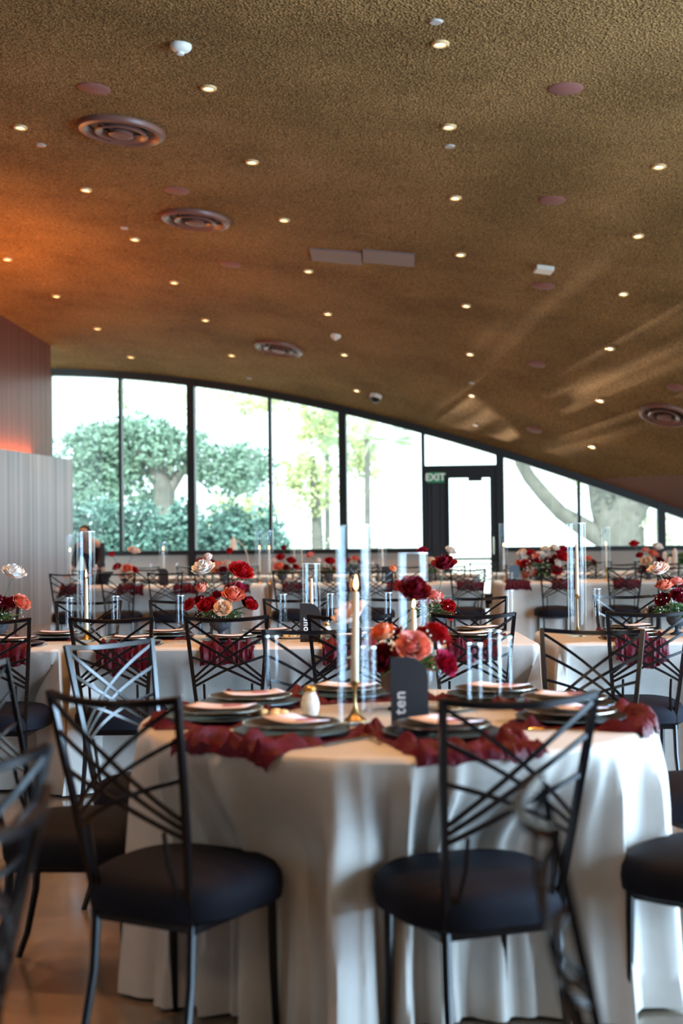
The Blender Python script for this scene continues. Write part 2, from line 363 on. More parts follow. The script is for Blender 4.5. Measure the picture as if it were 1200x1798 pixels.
obj('door_handle', MB().tube([wpt(ug1 + .05, 1.0, -.09), wpt(ug1 + .05, 1.3, -.09)], .012).mesh('door_handle', M['silver']), dr)
# ------------------------------------------------------------------ exit sign
def text(name, body, size, parent, material, loc, rot, extrude=.0008, offset=0, space=1.0):
    c = bpy.data.curves.new(name, 'FONT'); c.body = body; c.size = size; c.extrude = extrude; c.offset = offset; c.space_character = space; c.align_x = 'CENTER'; c.align_y = 'CENTER'
    c.materials.append(material); tmp = bpy.data.objects.new('tmp', c); COL.objects.link(tmp); bpy.context.view_layer.update()
    me = bpy.data.meshes.new_from_object(tmp.evaluated_get(bpy.context.evaluated_depsgraph_get())); bpy.data.objects.remove(tmp); me.name = name
    if not me.materials: me.materials.append(material)
    return obj(name, me, parent, loc, rot)
p = P(765.5, 838, 23.6)
sg = thing('exit_sign', 'green illuminated sign with pale letters above the dark door panel', 'sign', (p.x, wallY(p.x) - .14, p.z - .09), -ANG)
obj('housing', MB().box(-.15, .15, -.025, .075, 0, .18).mesh('housing', M['green_sign'], False), sg)
text('lettering', 'EXIT', .17, sg, M['sign_white'], (0, -.028, .088), (PI / 2, 0, 0), offset=.004)

# ------------------------------------------------------------------ ceiling fixtures
def q_of(n): return Vector((0, 0, 1)).rotation_difference(n)
rows = ['farthest left row', 'second row from the left', 'middle row', 'row over the table candles', 'right row']
LL = {0: [(13, 454), (99, 519), (171, 576), (230, 626)], 1: [(36, 222), (151, 332), (237, 419), (306, 495), (361, 561), (407, 623)],
      2: [(367, 153), (443, 283), (499, 385), (542, 475), (576, 550), (605, 622), (627, 685)],
      3: [(774, 75), (789, 221), (800, 346), (809, 446), (819, 536), (826, 621), (829, 694)],
      4: [(1158, 291), (1121, 413), (1095, 515), (1072, 611), (1055, 703), (1041, 784)]}
ordn = ['nearest', 'second', 'third', 'fourth', 'fifth', 'sixth', 'seventh']
dl = None
sd = bpy.data.lights.new('downlight_lamp', 'SPOT'); sd.energy = 170; sd.color = (1, .50, .22); sd.spot_size = math.radians(72); sd.spot_blend = .5; sd.shadow_soft_size = .04
def spotlamp(x, y, z):
    o = bpy.data.objects.new('downlight_lamp', sd); COL.objects.link(o); o.location = (x, y, z)
for k, pts in LL.items():
    for i, (px, py) in enumerate(pts):
        p, n = ceil_hit(px, py); lab = f'small round recessed downlight, {ordn[i]} along the {rows[k]} of ceiling lights'
        if dl is None:
            dl = thing('ceiling_downlight', lab, 'ceiling light', p, 0, 'recessed downlights in the brown ceiling'); dl.rotation_mode = 'QUATERNION'; dl.rotation_quaternion = q_of(n)
            obj('trim', MB().lathe([(.038, .0), (.040, -.018), (.052, -.024), (.062, -.016), (.064, .004)], 24).mesh('trim', M['trim_ring']), dl)
            obj('bulb', MB().lathe([(.0, -.004), (.030, -.006), (.038, .0)], 20).mesh('bulb', M['bulb']), dl)
        else: dup(dl, p, 0, lab, q=q_of(n))
        spotlamp(p.x, p.y, p.z - .06)
for x, y in ((.5, 7.2), (-.6, 5.2), (.3, 3.3), (-2.4, 9.5), (2.4, 8.0), (1.8, 4.6), (-2.2, 6.2), (-1.2, 8.2), (1.4, 6.6), (-3.4, 11.5), (-1.6, 3.6)): spotlamp(x, y, ceil_z(x, y) - .06)
df = None
for px, py, lab in ((214, 226, 'largest and nearest round air diffuser in the ceiling'), (344, 383, 'round air diffuser, second away from the camera in the ceiling'), (490, 610, 'small round air diffuser in the ceiling above the left windows'), (1168, 727, 'round air diffuser at the right edge low on the ceiling')):
    p, n = ceil_hit(px, py)
    if df is None:
        df = thing('air_diffuser', lab, 'air vent', p, 0, None); df.rotation_mode = 'QUATERNION'; df.rotation_quaternion = q_of(n)
        obj('outer_ring', MB().lathe([(.385, .01), (.39, -.015), (.375, -.045), (.34, -.055), (.30, -.03), (.285, .0)], 48).mesh('outer_ring', M['diffuser']), df)
        obj('throat', MB().lathe([(0, -.001), (.30, -.002)], 40).mesh('throat', M['diffuser_dark']), df)
        obj('middle_ring', MB().lathe([(.215, -.02), (.235, -.055), (.225, -.062), (.19, -.05), (.165, -.02)], 48).mesh('middle_ring', M['diffuser']), df)
        obj('inner_cone', MB().lathe([(.10, -.03), (.11, -.065), (.08, -.078), (0, -.06)], 32).mesh('inner_cone', M['diffuser']), df)
        spk = MB()
        for a in range(3): spk.beam((0.07 * math.cos(a * 2.09), .07 * math.sin(a * 2.09), -.045), (.30 * math.cos(a * 2.09), .30 * math.sin(a * 2.09), -.045), (0, 0, 1), .012, .01)
        obj('spokes', spk.mesh('spokes', M['diffuser_dark'], False), df)
    else: dup(df, p, 0, lab, q=q_of(n))
def ceil_item(name, label, cat, px, py, mesh, spin=0, group=None):
    p, n = ceil_hit(px, py); o = tag(obj(name, mesh), label, cat, group); o.location = p; o.rotation_mode = 'QUATERNION'; o.rotation_quaternion = q_of(n) @ Quaternion((0, 0, 1), spin); return o
pm = MB().lathe([(0, -.012), (.125, -.012), (.135, -.004), (.135, .01)], 32).mesh('cover_plate', M['patch'])
for px, py, w in ((165, 155, 'above the largest air diffuser'), (994, 155, 'high in the upper right of the ceiling'), (970, 351, 'right of the third light of the middle candle row'), (955, 502, 'below the small white box'), (943, 639, 'amid the light streaks'), (938, 754, 'lowest one above the door windows'), (1187, 680, 'by the right edge above the round diffuser'), (310, 334, 'above the second air diffuser'), (405, 464, 'under the second air diffuser'), (1098, 820, 'on the pink band over the right windows')):
    if py < 818: ceil_item('cover_plate', 'reddish round cover plate ' + w, 'cover plate', px, py, pm, group='reddish round cover plates')
sm = MB().lathe([(0, -.014), (.04, -.014), (.05, .0)], 20).mesh('cap', M['grey_disc'])
for px, py, w in ((766, 37, 'at the top edge over the nearest downlight'), (790, 256, 'under the second downlight of the candle row'), (72, 254, 'under the upper left downlight'), (218, 400, 'left of the second air diffuser'), (829, 672, 'above the seventh downlight near the door'), (438, 664, 'over the left windows'), (836, 746, 'lowest, over the door')):
    ceil_item('sprinkler_cap', 'tiny grey sprinkler cap ' + w, 'sprinkler', px, py, sm, group='sprinkler caps')
dt = MB().lathe([(.078, .0), (.08, -.015), (.072, -.035), (.055, -.05), (.028, -.058), (.028, -.075), (.0, -.08)], 28).mesh('detector', M['white_plastic'])
ceil_item('smoke_detector', 'white domed smoke detector near the top left of the ceiling', 'smoke detector', 318, 78, dt)
o = ceil_item('smoke_detector', 'small white smoke detector over the left windows beside a diffuser', 'smoke detector', 590, 588, dt)
cmr = MB().lathe([(.10, .0), (.105, -.04), (.09, -.07)], 28).mesh('camera_base', M['white_plastic'])
p, n = ceil_hit(661, 693); o = thing('dome_camera', 'white dome security camera above the middle window column', 'security camera', p); o.rotation_mode = 'QUATERNION'; o.rotation_quaternion = q_of(n)
obj('camera_base', cmr, o); obj('dome', MB().lathe([(.085, -.068), (.07, -.11), (.04, -.135), (0, -.14)], 24).mesh('dome', M['charger']), o)
b_ = MB().box(-.10, .10, -.09, .09, -.05, .01).mesh('box', M['white_plastic'], False); ceil_item('access_point', 'small white square box high on the right of the ceiling', 'access point', 956, 470, b_, .1)
for px, x0, lab in ((591, 0, 'left half of the mauve ceiling hatch pair'), (683, 0, 'right half of the mauve ceiling hatch pair')):
    pl = MB().box(-.30, .30, -.25, .25, -.02, .01, 0); ceil_item('ceiling_hatch', lab, 'hatch', px, 449 + (px - 591) * .03, pl.mesh('hatch', M['panel_mauve'], False), -.03)

# ------------------------------------------------------------------ tables and cloths
T1 = Vector((.154, 4.2, 0)); R1 = .762; TZ = .76
chairs = []   # (x, y, fx, fy) of every seat: cloths are pushed in by them
def smooth(t): t = min(1, max(0, t)); return t * t * (3 - 2 * t)
def push_round(th, r, z, cx, cy):
    """rim radius drawn inward where a seat is tucked under the round table"""
    wz = smooth((.765 - z) / .19); best = 0
    for (sx, sy, fx, fy) in chairs:
        dx, dy = sx - cx, sy - cy; dd = math.hypot(dx, dy)
        if dd > 1.2: continue
        need = r - (dd - .25)
        if need <= 0: continue
        da = abs((th - math.atan2(dy, dx) + PI) % (2 * PI) - PI)
        best = max(best, need * smooth((.86 - da) / .48))
    return best * wz
def push_rect(x, y, z, nx_, ny_):
    wz = smooth((.765 - z) / .32); best = 0
    for (sx, sy, fx, fy) in chairs:
        dx, dy = x - sx, y - sy
        if abs(dx) > .5 or abs(dy) > .5 or fx * nx_ + fy * ny_ > -.5: continue
        ly = dx * fx + dy * fy; lx = dx * fy - dy * fx
        best = max(best, (.235 - ly) * smooth((.48 - abs(lx)) / .24))
    return best * wz
def cloth_mesh(path, cx, cy, seed, amp, flare, cornerf, zrim=TZ, nz_=22, wl=.13):
    """path: closed list of (x, y, nx, ny, corner) rim points; cloth drops from the rim to the floor in folds"""
    n = len(path); mb = MB(); rnd = random.Random(seed); ph = rnd.random() * 50
    rows_ = [(0, 0)] + [(.006, .004), (.014, .016)] + [(.016, .016 + (TZ - .028) * (i / nz_)) for i in range(1, nz_ + 1)]
    s = 0; arc = []
    for i in range(n):
        arc.append(s); s += math.dist(path[i][:2], path[(i + 1) % n][:2])
    V = []
    for ri, (o, d) in enumerate(rows_):
        for i, (x, y, nx_, ny_, cf) in enumerate(path):
            t = d / TZ; a = arc[i] / wl
            per = 2 * PI * arc[i] / s
            cyc = s / (wl * 1.9); nf = round(cyc)
            c1, s1 = math.cos(per), math.sin(per)
            ph1 = nf * per + 3.2 * noise.noise(Vector((c1 * 2.1, s1 * 2.1, ph))) * 1.6 + .5 * noise.noise(Vector((c1 * 3, s1 * 3, ph + 3 * t)))
            am = .35 + 1.1 * abs(noise.noise(Vector((c1 * 5.3, s1 * 5.3, ph + 20)))) * 1.6
            w_ = math.cos(ph1); f = am * (math.copysign(abs(w_) ** .75, w_)) + .35 * math.cos(2.3 * ph1 + ph)
            k = min(1, t * 5.0) ** .7 * (.75 + .5 * t)
            off = o + t * flare + f * amp * k * (1 + 1.6 * cf) + cf * cornerf * t
            off = max(off, o + .002)
            X = x + nx_ * off; Y = y + ny_ * off; z = zrim - d
            pu = push_rect(x, y, z, nx_, ny_) if cf is not None and wl > .1 else push_round(math.atan2(y - cy, x - cx), R1, z, cx, cy)
            X -= nx_ * pu; Y -= ny_ * pu
            V.append((X, Y, max(z, .008)))
    F = [(r * n + i, r * n + (i + 1) % n, (r + 1) * n + (i + 1) % n, (r + 1) * n + i) for r in range(len(rows_) - 1) for i in range(n)]
    c = len(V); V.append((cx, cy, zrim)); F += [((i + 1) % n, i, c) for i in range(n)]
    # orient side faces outwards
    F = [tuple(reversed(f)) if len(f) == 4 else tuple(reversed(f)) for f in F]
    mb.add(V, F); return mb
def round_path(cx, cy, R, n=360): return [(cx + R * math.cos(2 * PI * i / n), cy + R * math.sin(2 * PI * i / n), math.cos(2 * PI * i / n), math.sin(2 * PI * i / n), 0) for i in range(n)]
def rect_path(x0, x1, y0, y1, r=.03, step=.025):
    pts = []
    def seg(ax, ay, bx, by, nx_, ny_):
        L_ = math.dist((ax, ay), (bx, by)); k = int(L_ / step)
        for i in range(k):
            t = i / k; e = min(t, 1 - t) * L_; cf = max(0, 1 - e / .14); pts.append((ax + (bx - ax) * t, ay + (by - ay) * t, nx_, ny_, cf ** 2))
    def arc_(cx, cy, a0):
        for i in range(10):
            a = a0 + (PI / 2) * i / 10; pts.append((cx + r * math.cos(a), cy + r * math.sin(a), math.cos(a), math.sin(a), 1))
    seg(x0 + r, y0, x1 - r, y0, 0, -1); arc_(x1 - r, y0 + r, -PI / 2)
    seg(x1, y0 + r, x1, y1 - r, 1, 0); arc_(x1 - r, y1 - r, 0)
    seg(x1 - r, y1, x0 + r, y1, 0, 1); arc_(x0 + r, y1 - r, PI / 2)
    seg(x0, y1 - r, x0, y0 + r, -1, 0); arc_(x0 + r, y0 + r, PI)
    return pts

# ------------------------------------------------------------------ lattice-back banquet chair
def hw(z): return .150 + (.200 - .150) * max(0, min(1, (z - .42) / .51)) ** .9
def yb(z): t = max(0, (z - .36) / .57); return -.175 - .115 * t ** 1.1
def bk(x, z, b=1.0): w = hw(z); return Vector((x, yb(z) - .042 * (1 - min(1, (x / w) ** 2)) * b, z))
chair0 = None
def make_chair(label, loc, rz, group):
    t = thing('banquet_chair', label, 'chair', loc, rz, group)
    # domed cushion
    sq = MB(); seg = 40; prof = [(.55, .378), (.92, .368), (.985, .378), (1.0, .41), (.985, .438), (.93, .460), (.82, .472), (.6, .482), (.3, .489), (.02, .491)]
    V = []
    for k, z in prof:
        for i in range(seg):
            a = 2 * PI * i / seg; c, s_ = math.cos(a), math.sin(a); e = 2.9
            r = 1 / (abs(c) ** e + abs(s_) ** e) ** (1 / e)
            V.append((.232 * r * c * k * (1 + .05 * s_), .222 * r * s_ * k, z - (.006 * abs(c * s_) if k > .9 else 0)))
    F = [(r * seg + i, r * seg + (i + 1) % seg, (r + 1) * seg + (i + 1) % seg, (r + 1) * seg + i) for r in range(len(prof) - 1) for i in range(seg)]
    F += [tuple(range(seg))[::-1], tuple((len(prof) - 1) * seg + i for i in range(seg))]
    sq.add(V, F); obj('seat', sq.mesh('seat', M['seat_cloth']), t)
    fr = MB()
    for s_ in (-1, 1): fr.bar([bk(s_ * hw(z), z) for z in (.345, .42, .5, .58, .7, .82, .937)], .018, .014, (0, 1, .2))
    fr.bar([bk(hw(.93) * x / 10, .93 - .013 * (1 - (x / 10) ** 2)) for x in range(-10, 11, 2)], .0165, .014, (0, 1, .2))
    fr.box(-.165, .165, -.18, .17, .345, .366)
    obj('back_frame', fr.mesh('back_frame', M['black_metal']), t)
    la = MB()
    for s_ in (-1, 1):
        for z0, z1, bend in ((.625, .918, .015), (.605, .835, .014), (.585, .735, .016)):
            pts = []
            for i in range(13):
                k = i / 12; z = z0 + (z1 - z0) * k + bend * math.sin(PI * k); x = (-hw(z0) + (hw(z0) + hw(z1)) * k) * s_; pts.append(bk(x, z))
            la.bar(pts, .0115, .007, (0, 1, .2))
        la.tube([bk(s_ * .118, .60), bk(s_ * .117, .52), bk(s_ * .125, .44, .6), bk(s_ * .135, .36, .3)], .0062, 6)
    obj('lattice', la.mesh('lattice', M['black_metal']), t)
    for s_ in (-1, 1):
        obj('leg', MB().tube([(s_ * .150, -.175, .365), (s_ * .152, -.185, .22), (s_ * .158, -.215, .08), (s_ * .165, -.245, 0)], [.0125, .012, .011, .010]).mesh('leg', M['black_metal']), t)
        obj('leg', MB().tube([(s_ * .165, .160, .365), (s_ * .165, .165, .18), (s_ * .168, .172, 0)], [.0125, .012, .010]).mesh('leg', M['black_metal']), t)
    return t
def place_chair(x, y, fx, fy, label, group, reg=True):
    global chair0
    l = math.hypot(fx, fy); fx /= l; fy /= l; rz = math.atan2(-fx, fy)
    if chair0 is None: chair0 = make_chair(label, (x, y, 0), rz, group)
    else: dup(chair0, (x, y, 0), rz, label, group)
    if reg: chairs.append((x, y, fx, fy))
CG = 'black lattice-back banquet chairs'
B = 'black lattice-back chair with domed dark seat '
place_chair(-.42, 3.59, .50, .86, 'black lattice-back chair at the round table, front left, its back to us', CG)
place_chair(.32, 3.49, -.33, .94, 'black lattice-back chair at the round table, below the card reading ten', CG)
place_chair(-.64, 4.85, .75, -.66, 'lattice-back chair with pale blue reflections on its metal, far left of the round table', CG)
place_chair(-.80, 4.16, 1, -.06, 'black lattice-back chair side-on at the left edge of the round table', CG)
place_chair(.90, 5.18, -.32, -.95, 'black lattice-back chair facing us from behind the round table, right side', CG)
place_chair(-.10, 5.36, .10, -1, 'black lattice-back chair facing us behind the glass shaker of the round table', CG)
place_chair(1.22, 4.68, -.95, -.3, 'black domed chair seat just showing at the right edge behind the round cloth', CG)
place_chair(.985, 3.66, -.74, .67, 'black lattice-back chair cut by the right edge, beside the round cloth', CG)
place_chair(.575, 1.92, .985, -.10, 'blurred black lattice chair back seen edge-on, near us at lower right', CG, False)
place_chair(-.77, 1.95, -.98, .10, 'blurred black lattice chair back seen edge-on at the lower left corner', CG, False)
place_chair(-.90, 2.54, -.8, .6, 'blurred chair corner near the left edge, farther than the one beside it', CG, False)
place_chair(1.10, 2.90, .80, .38, 'pale blurred chair corner at the right edge in front of the round table', CG, False)
th = ['first', 'second', 'third', 'fourth', 'fifth', 'sixth', 'seventh', 'eighth', 'ninth', 'tenth', 'eleventh', 'twelfth']
N2 = [-20, 195, 398, 614, 832, 1139]; F2 = [-24, 155, 320, 520, 690, 834, 1101]
for i, px in enumerate(N2): p = P(px, 1080, 6.68); place_chair(p.x, 6.97, .0, 1, f'black lattice-back chair, {th[i]} from left, near side of the second table row', CG)
for i, px in enumerate(F2): p = P(px, 1048, 8.5); place_chair(p.x, 8.22, 0, -1, f'black lattice-back chair, {th[i]} from left, far side of the second table row', CG)
N3 = [118, 207, 290, 372, 510, 585, 660, 822, 980, 1098, 1185]; F3 = [150, 262, 400, 540, 640, 720, 790, 915, 1020, 1090, 1165]
for i, px in enumerate(N3): p = P(px, 1010, 15.75); place_chair(p.x, 16.03, 0, 1, f'dark lattice-back chair, {th[i]} from left on the near side of the third table row', CG)
for i, px in enumerate(F3): p = P(px, 1004, 17.6); place_chair(p.x, 17.3, 0, -1, f'dark lattice-back chair, {th[i]} from left on the far side of the third table row', CG)
N4 = [255, 335, 430, 560, 640, 770, 850, 955, 1050, 1140]
for i, px in enumerate(N4): p = P(px, 1000, 19.4); place_chair(p.x, 19.7, 0, 1, f'tiny dark lattice-back chair, {th[i]} from left in the farthest row', CG)

def table(kind, label, clabel, cx, cy, w, d, group):
    t = thing('banquet_table', label, 'table', (cx, cy, 0), 0, group)
    if kind == 'round': obj('tabletop', MB().lathe([(0, .72), (R1 - .03, .72), (R1 - .03, .75), (0, .75)], 48).mesh('tabletop', M['ledge']), t); lx = ly = .35
    else: obj('tabletop', MB().box(-w / 2 + .03, w / 2 - .03, -d / 2 + .03, d / 2 - .03, .72, .75).mesh('tabletop', M['ledge'], False), t); lx = w / 2 - .25; ly = d / 2 - .25
    lg = MB().tube([(0, 0, 0), (0, 0, .72)], .014).mesh('leg', M['black_metal'])
    for sx in (-1, 1):
        for sy in (-1, 1): obj('leg', lg, t, (sx * lx, sy * ly, 0))
    path = round_path(cx, cy, R1) if kind == 'round' else rect_path(cx - w / 2, cx + w / 2, cy - d / 2, cy + d / 2, step=.02 if cy < 10 else .04)
    m_ = cloth_mesh(path, cx, cy, int(cx * 100 + cy * 10), .040 if kind == 'round' else .006, .035 if kind == 'round' else .010, 0 if kind == 'round' else .05, wl=.105 if kind == 'round' else .16)
    tag(obj('tablecloth', m_.mesh('tablecloth', M['linen'])), clabel, 'tablecloth', 'floor-length tablecloths')
TG = 'tables under floor-length cloths'
table('round', 'round banquet table in front, hidden under its pleated ivory cloth', 'ivory cloth falling in deep folds from the round table in front', T1.x, T1.y, 0, 0, TG)
R2 = [(-2.65, 'left'), (-.185, 'middle'), (2.30, 'right')]
for x, w_ in R2: table('rect', f'long table at the {w_} of the second row', f'ivory cloth on the {w_} table of the second row', x, 7.45, 2.36, .9, TG)
R3 = [(-2.17, 'left'), (.42, 'middle'), (3.12, 'right')]
for x, w_ in R3: table('rect', f'long table at the {w_} of the third row', f'ivory cloth on the {w_} table of the third row', x, 16.6, 2.44, .95, TG)
R4 = [(-1.9, 'left'), (.75, 'middle'), (3.5, 'right')]
for x, w_ in R4: table('rect', f'long table at the {w_} of the farthest row', f'ivory cloth on the {w_} table of the farthest row', x, 20.2, 2.44, .95, TG)

# ------------------------------------------------------------------ place settings
def drop_round(x, y):
    dx, dy = x - T1.x, y - T1.y; r = math.hypot(dx, dy); e = R1 + .012
    if r <= e: return x, y, 0
    return T1.x + dx / r * (e + .008), T1.y + dy / r * (e + .008), -(r - e)
def drop_rect(y0):
    e = y0 - .012
    def f(x, y):
        if y >= e: return x, y, 0
        return x, e - .008, -(e - y)
    return f
def napkin(loc, ang, w, vin, vout, seed, dropf, label, h=.033):
    """velvet napkin: flat beneath the charger, ruffled beyond it, hanging where it passes the table edge"""
    nu, nv = 44, 36; V = []; ca, sa = math.cos(ang), math.sin(ang); sd_ = Vector((seed * 3.7, seed * 1.3, 0))
    for j in range(nv + 1):
        for i in range(nu + 1):
            u = (i / nu - .5); v = vin + (vout - vin) * j / nv
            ww = w * (1 + .16 * noise.noise(Vector((v * 14, seed, 1)))); x = u * ww; vv = v + (.045 * noise.noise(Vector((u * 3.2, seed, 5))) + .012 * noise.noise(Vector((u * 11, seed, 5)))) * (1 if j > nv / 2 else .3)
            r = math.hypot(x, vv)
            k = min(1, max(0, (r - .155) / .045))
            e = min(1, min(i, nu - i, j, nv - j) / 2.0)
            f = abs(noise.noise(Vector((x * 20, vv * 13, seed)) + sd_)) * 1.9 + .4 * abs(noise.noise(Vector((x * 45, vv * 40, seed + 4))))
            z = .0025 + h * f * k * e
            lx, ly = -x, vv   # towards the diner is +v
            X = loc[0] + ca * vv - sa * x; Y = loc[1] + sa * vv + ca * x
            X2, Y2, dz = dropf(X, Y)
            if dz < 0:
                dirx, diry = math.cos(ang), math.sin(ang); o = min(1, -dz / .03) * (.3 * z + .030 * abs(noise.noise(Vector((x * 30, seed, 2.2)))) + .012 * abs(noise.noise(Vector((x * 80, seed + 3, 2.2)))) )
                V.append((X2 + dirx * o - loc[0], Y2 + diry * o - loc[1], TZ + dz + .003 + (z if dz > -.012 else 0)))
            else: V.append((X2 - loc[0], Y2 - loc[1], TZ + z))
    F = [(j * (nu + 1) + i, j * (nu + 1) + i + 1, (j + 1) * (nu + 1) + i + 1, (j + 1) * (nu + 1) + i) for j in range(nv) for i in range(nu)]
    o = obj('velvet_napkin', MB().add(V, F).mesh('velvet_napkin', M['velvet'])); o.location = (loc[0], loc[1], 0)
    tag(o, label, 'napkin', 'dark red velvet napkins')
def disc_profile(r, z0, h): return [(0, z0), (r * .62, z0), (r * .72, z0 + h * .25), (r * .97, z0 + h), (r, z0 + h + .001), (r * .97, z0 + h + .003), (r * .72, z0 + h * .25 + .004), (r * .62, z0 + .004), (0, z0 + .004)]
me_ch = MB().lathe(disc_profile(.162, 0, .012), 48).mesh('charger_plate', M['charger'])
me_chr = MB().lathe([(.1615, .0128), (.1635, .0135), (.1635, .0150), (.1615, .0155)], 48, close=True).mesh('rim', M['steel'])
me_pl = MB().lathe(disc_profile(.136, 0, .014), 48).mesh('dinner_plate', M['plate'])
me_plr = MB().lathe([(.1325, .0146), (.1372, .0150), (.1372, .0168), (.1325, .0172)], 48, close=True).mesh('rim', M['silver'])
def cardmesh():
    V = []; n = 10
    for j in range(n + 1):
        for i in range(3): V.append(((i - 1) * .052, (j / n - .5) * .19, .001 + .006 * (2 * j / n - 1) ** 2))
    F = [(j * 3 + i, j * 3 + i + 1, (j + 1) * 3 + i + 1, (j + 1) * 3 + i) for j in range(n) for i in range(2)]
    return MB().add(V, F)
cm = cardmesh().mesh('menu_card', M['paper']); sol = None
def add_solid(o, t=.0012):
    m_ = o.modifiers.new('thickness', 'SOLIDIFY'); m_.thickness = t; m_.offset = 1
sealm = MB().lathe([(0, 0.0018), (.030, .0018), (.031, 0)], 24).mesh('seal', M['mauve_paper'])
def fork_mesh():
    mb = MB(); mb.tube([(0, -.10, .004), (0, -.02, .006), (0, .03, .004)], [.005, .003, .0035], 6, flat=.4)
    mb.box(-.011, .011, .03, .052, .0025, .005)
    for k in (-1.5, -.5, .5, 1.5): mb.tube([(k * .0066, .05, .004), (k * .0066, .075, .006), (k * .0066, .092, .004)], [.0022, .002, .001], 5)
    return mb
def knife_mesh():
    mb = MB(); mb.tube([(0, -.11, .004), (0, 0, .004)], [.006, .005], 8, flat=.5)
    mb.add([(-.006, 0, .002), (.008, 0, .002), (.010, .07, .002), (.002, .115, .002), (-.006, .10, .002), (-.006, 0, .0045), (.008, 0, .003), (.010, .07, .003), (.002, .115, .003), (-.006, .10, .0045)], [(4, 3, 2, 1, 0), (5, 6, 7, 8, 9), (0, 1, 6, 5), (1, 2, 7, 6), (2, 3, 8, 7), (3, 4, 9, 8), (4, 0, 5, 9)]); return mb
fkm = fork_mesh().mesh('fork', M['gold']); knm = knife_mesh().mesh('knife', M['steel'])
firsts = {}
def proto(key, build, loc, rz, label, group):
    if key not in firsts: firsts[key] = build(label, loc, rz, group); return firsts[key]
    return dup(firsts[key], loc, rz, label, group)
def b_ch(l, loc, rz, g):
    t = thing('charger_plate', l, 'plate', loc, rz, g); obj('dish', me_ch, t); obj('rim', me_chr, t)['label'] = 'blue-grey metal rim'; return t
def b_pl(l, loc, rz, g):
    t = thing('dinner_plate', l, 'plate', loc, rz, g); obj('dish', me_pl, t); obj('rim', me_plr, t)['label'] = 'pale metallic rim'; return t
def b_cd(l, loc, rz, g):
    t = thing('menu_card', l, 'menu card', loc, rz, g); c = obj('card', cm, t); add_solid(c); obj('seal', sealm, t, (.018, -.028, .003), None, (1, 1, 1))['label'] = 'round mauve paper seal'; return t
def b_cd2(l, loc, rz, g):
    o = obj('menu_card', cm, None, loc, (0, 0, rz)); add_solid(o); return tag(o, l, 'menu card', g)
def b_fk(l, loc, rz, g): return tag(obj('fork', fkm, None, loc, (0, 0, rz)), l, 'fork', g)
def b_kn(l, loc, rz, g): return tag(obj('knife', knm, None, loc, (0, 0, rz)), l, 'knife', g)
def setting(x, y, ang, where, seed, dropf, w=.36, vin=-.14, vout=.27, seal=False, cutlery=True, cardrot=None):
    napkin((x, y), ang, w, vin, vout, seed, dropf, 'dark red velvet napkin ' + where)
    proto('ch', b_ch, (x, y, TZ + .0055), 0, 'black charger plate ' + where, 'black charger plates')
    proto('pl', b_pl, (x, y, TZ + .0225), 0, 'dark metallic-rimmed dinner plate ' + where, 'dark dinner plates')
    cr = ang + PI / 2 if cardrot is None else cardrot
    proto('cs' if seal else 'cn', b_cd if seal else b_cd2, (x + .01, y, TZ + .0415), cr, ('pink card with round seal ' if seal else 'pale pink menu card ') + where, 'pale pink menu cards')
    if cutlery:
        d = Vector((math.cos(ang), math.sin(ang))); s_ = Vector((-d.y, d.x))
        k = proto('kn', b_kn, (x + s_.x * -(w / 2 + .055) if False else x + s_.x * (w / 2 + .02), y + s_.y * (w / 2 + .02), TZ + .001), ang + PI / 2, 'slim blue-grey table knife ' + where, 'table knives')
        k = proto('fk', b_fk, (x - s_.x * (w / 2 + .02), y - s_.y * (w / 2 + .02), TZ + .001), ang + PI / 2, 'gold table fork ' + where, 'gold forks')
T1S = [((-.30, -.375), 'at the round table, front left place', .62), ((.115, -.43), 'at the round table, front place below the card reading ten', .7), ((.515, -.16), 'at the round table, nearest place on the right side', .5), ((.55, .17), 'at the round table, second place on the right side', 1.2),
       ((.36, .45), 'at the round table, back right place', 1.0), ((-.15, .52), 'at the round table, place behind the glass shaker', 1.2), ((-.46, .30), 'at the round table, back left place', 1.9), ((-.535, -.045), 'at the round table, left side place', 1.3)]
for i, ((dx, dy), w_, cr) in enumerate(T1S):
    a = math.atan2(dy, dx); e = R1 - math.hypot(dx, dy)
    setting(T1.x + dx, T1.y + dy, a, w_, i + 1, drop_round, w=.37, vin=-.175, vout=e + (.025 if i in (0, 1, 2) else -.02), seal=True, cutlery=i in (0, 1, 2), cardrot=cr)
for i, px in enumerate((20, 228, 405, 612, 826, 1112)):
    p = P(px, 1120, 7.2); setting(p.x, 7.235, -PI / 2, f'{th[i]} from left on the near side of the second table row', i + 20, drop_rect(7.0), w=.27, vin=-.18, vout=.235 + .10 + .03 * (i % 2), cutlery=True, cardrot=PI / 2 + .1 * i)
for i, px in enumerate((-25, 100, 290, 470, 660, 838, 1105)):
    p = P(px, 1108, 7.7); setting(p.x, 7.68, PI / 2, f'{th[i]} from left on the far side of the second table row', i + 40, lambda x, y: (x, y, 0), w=.30, vin=-.17, vout=.20, cutlery=False, cardrot=PI / 2 + .07 * i)
for i, px in enumerate((135, 236, 332, 420, 520, 620, 700, 822, 905, 985, 1092, 1180)):
    p = P(px, 1030, 16.4); setting(p.x, 16.36, -PI / 2, f'{th[i]} from left in the third table row', i + 60, drop_rect(16.125), w=.30, vin=-.15, vout=.235 + .10, cutlery=False)

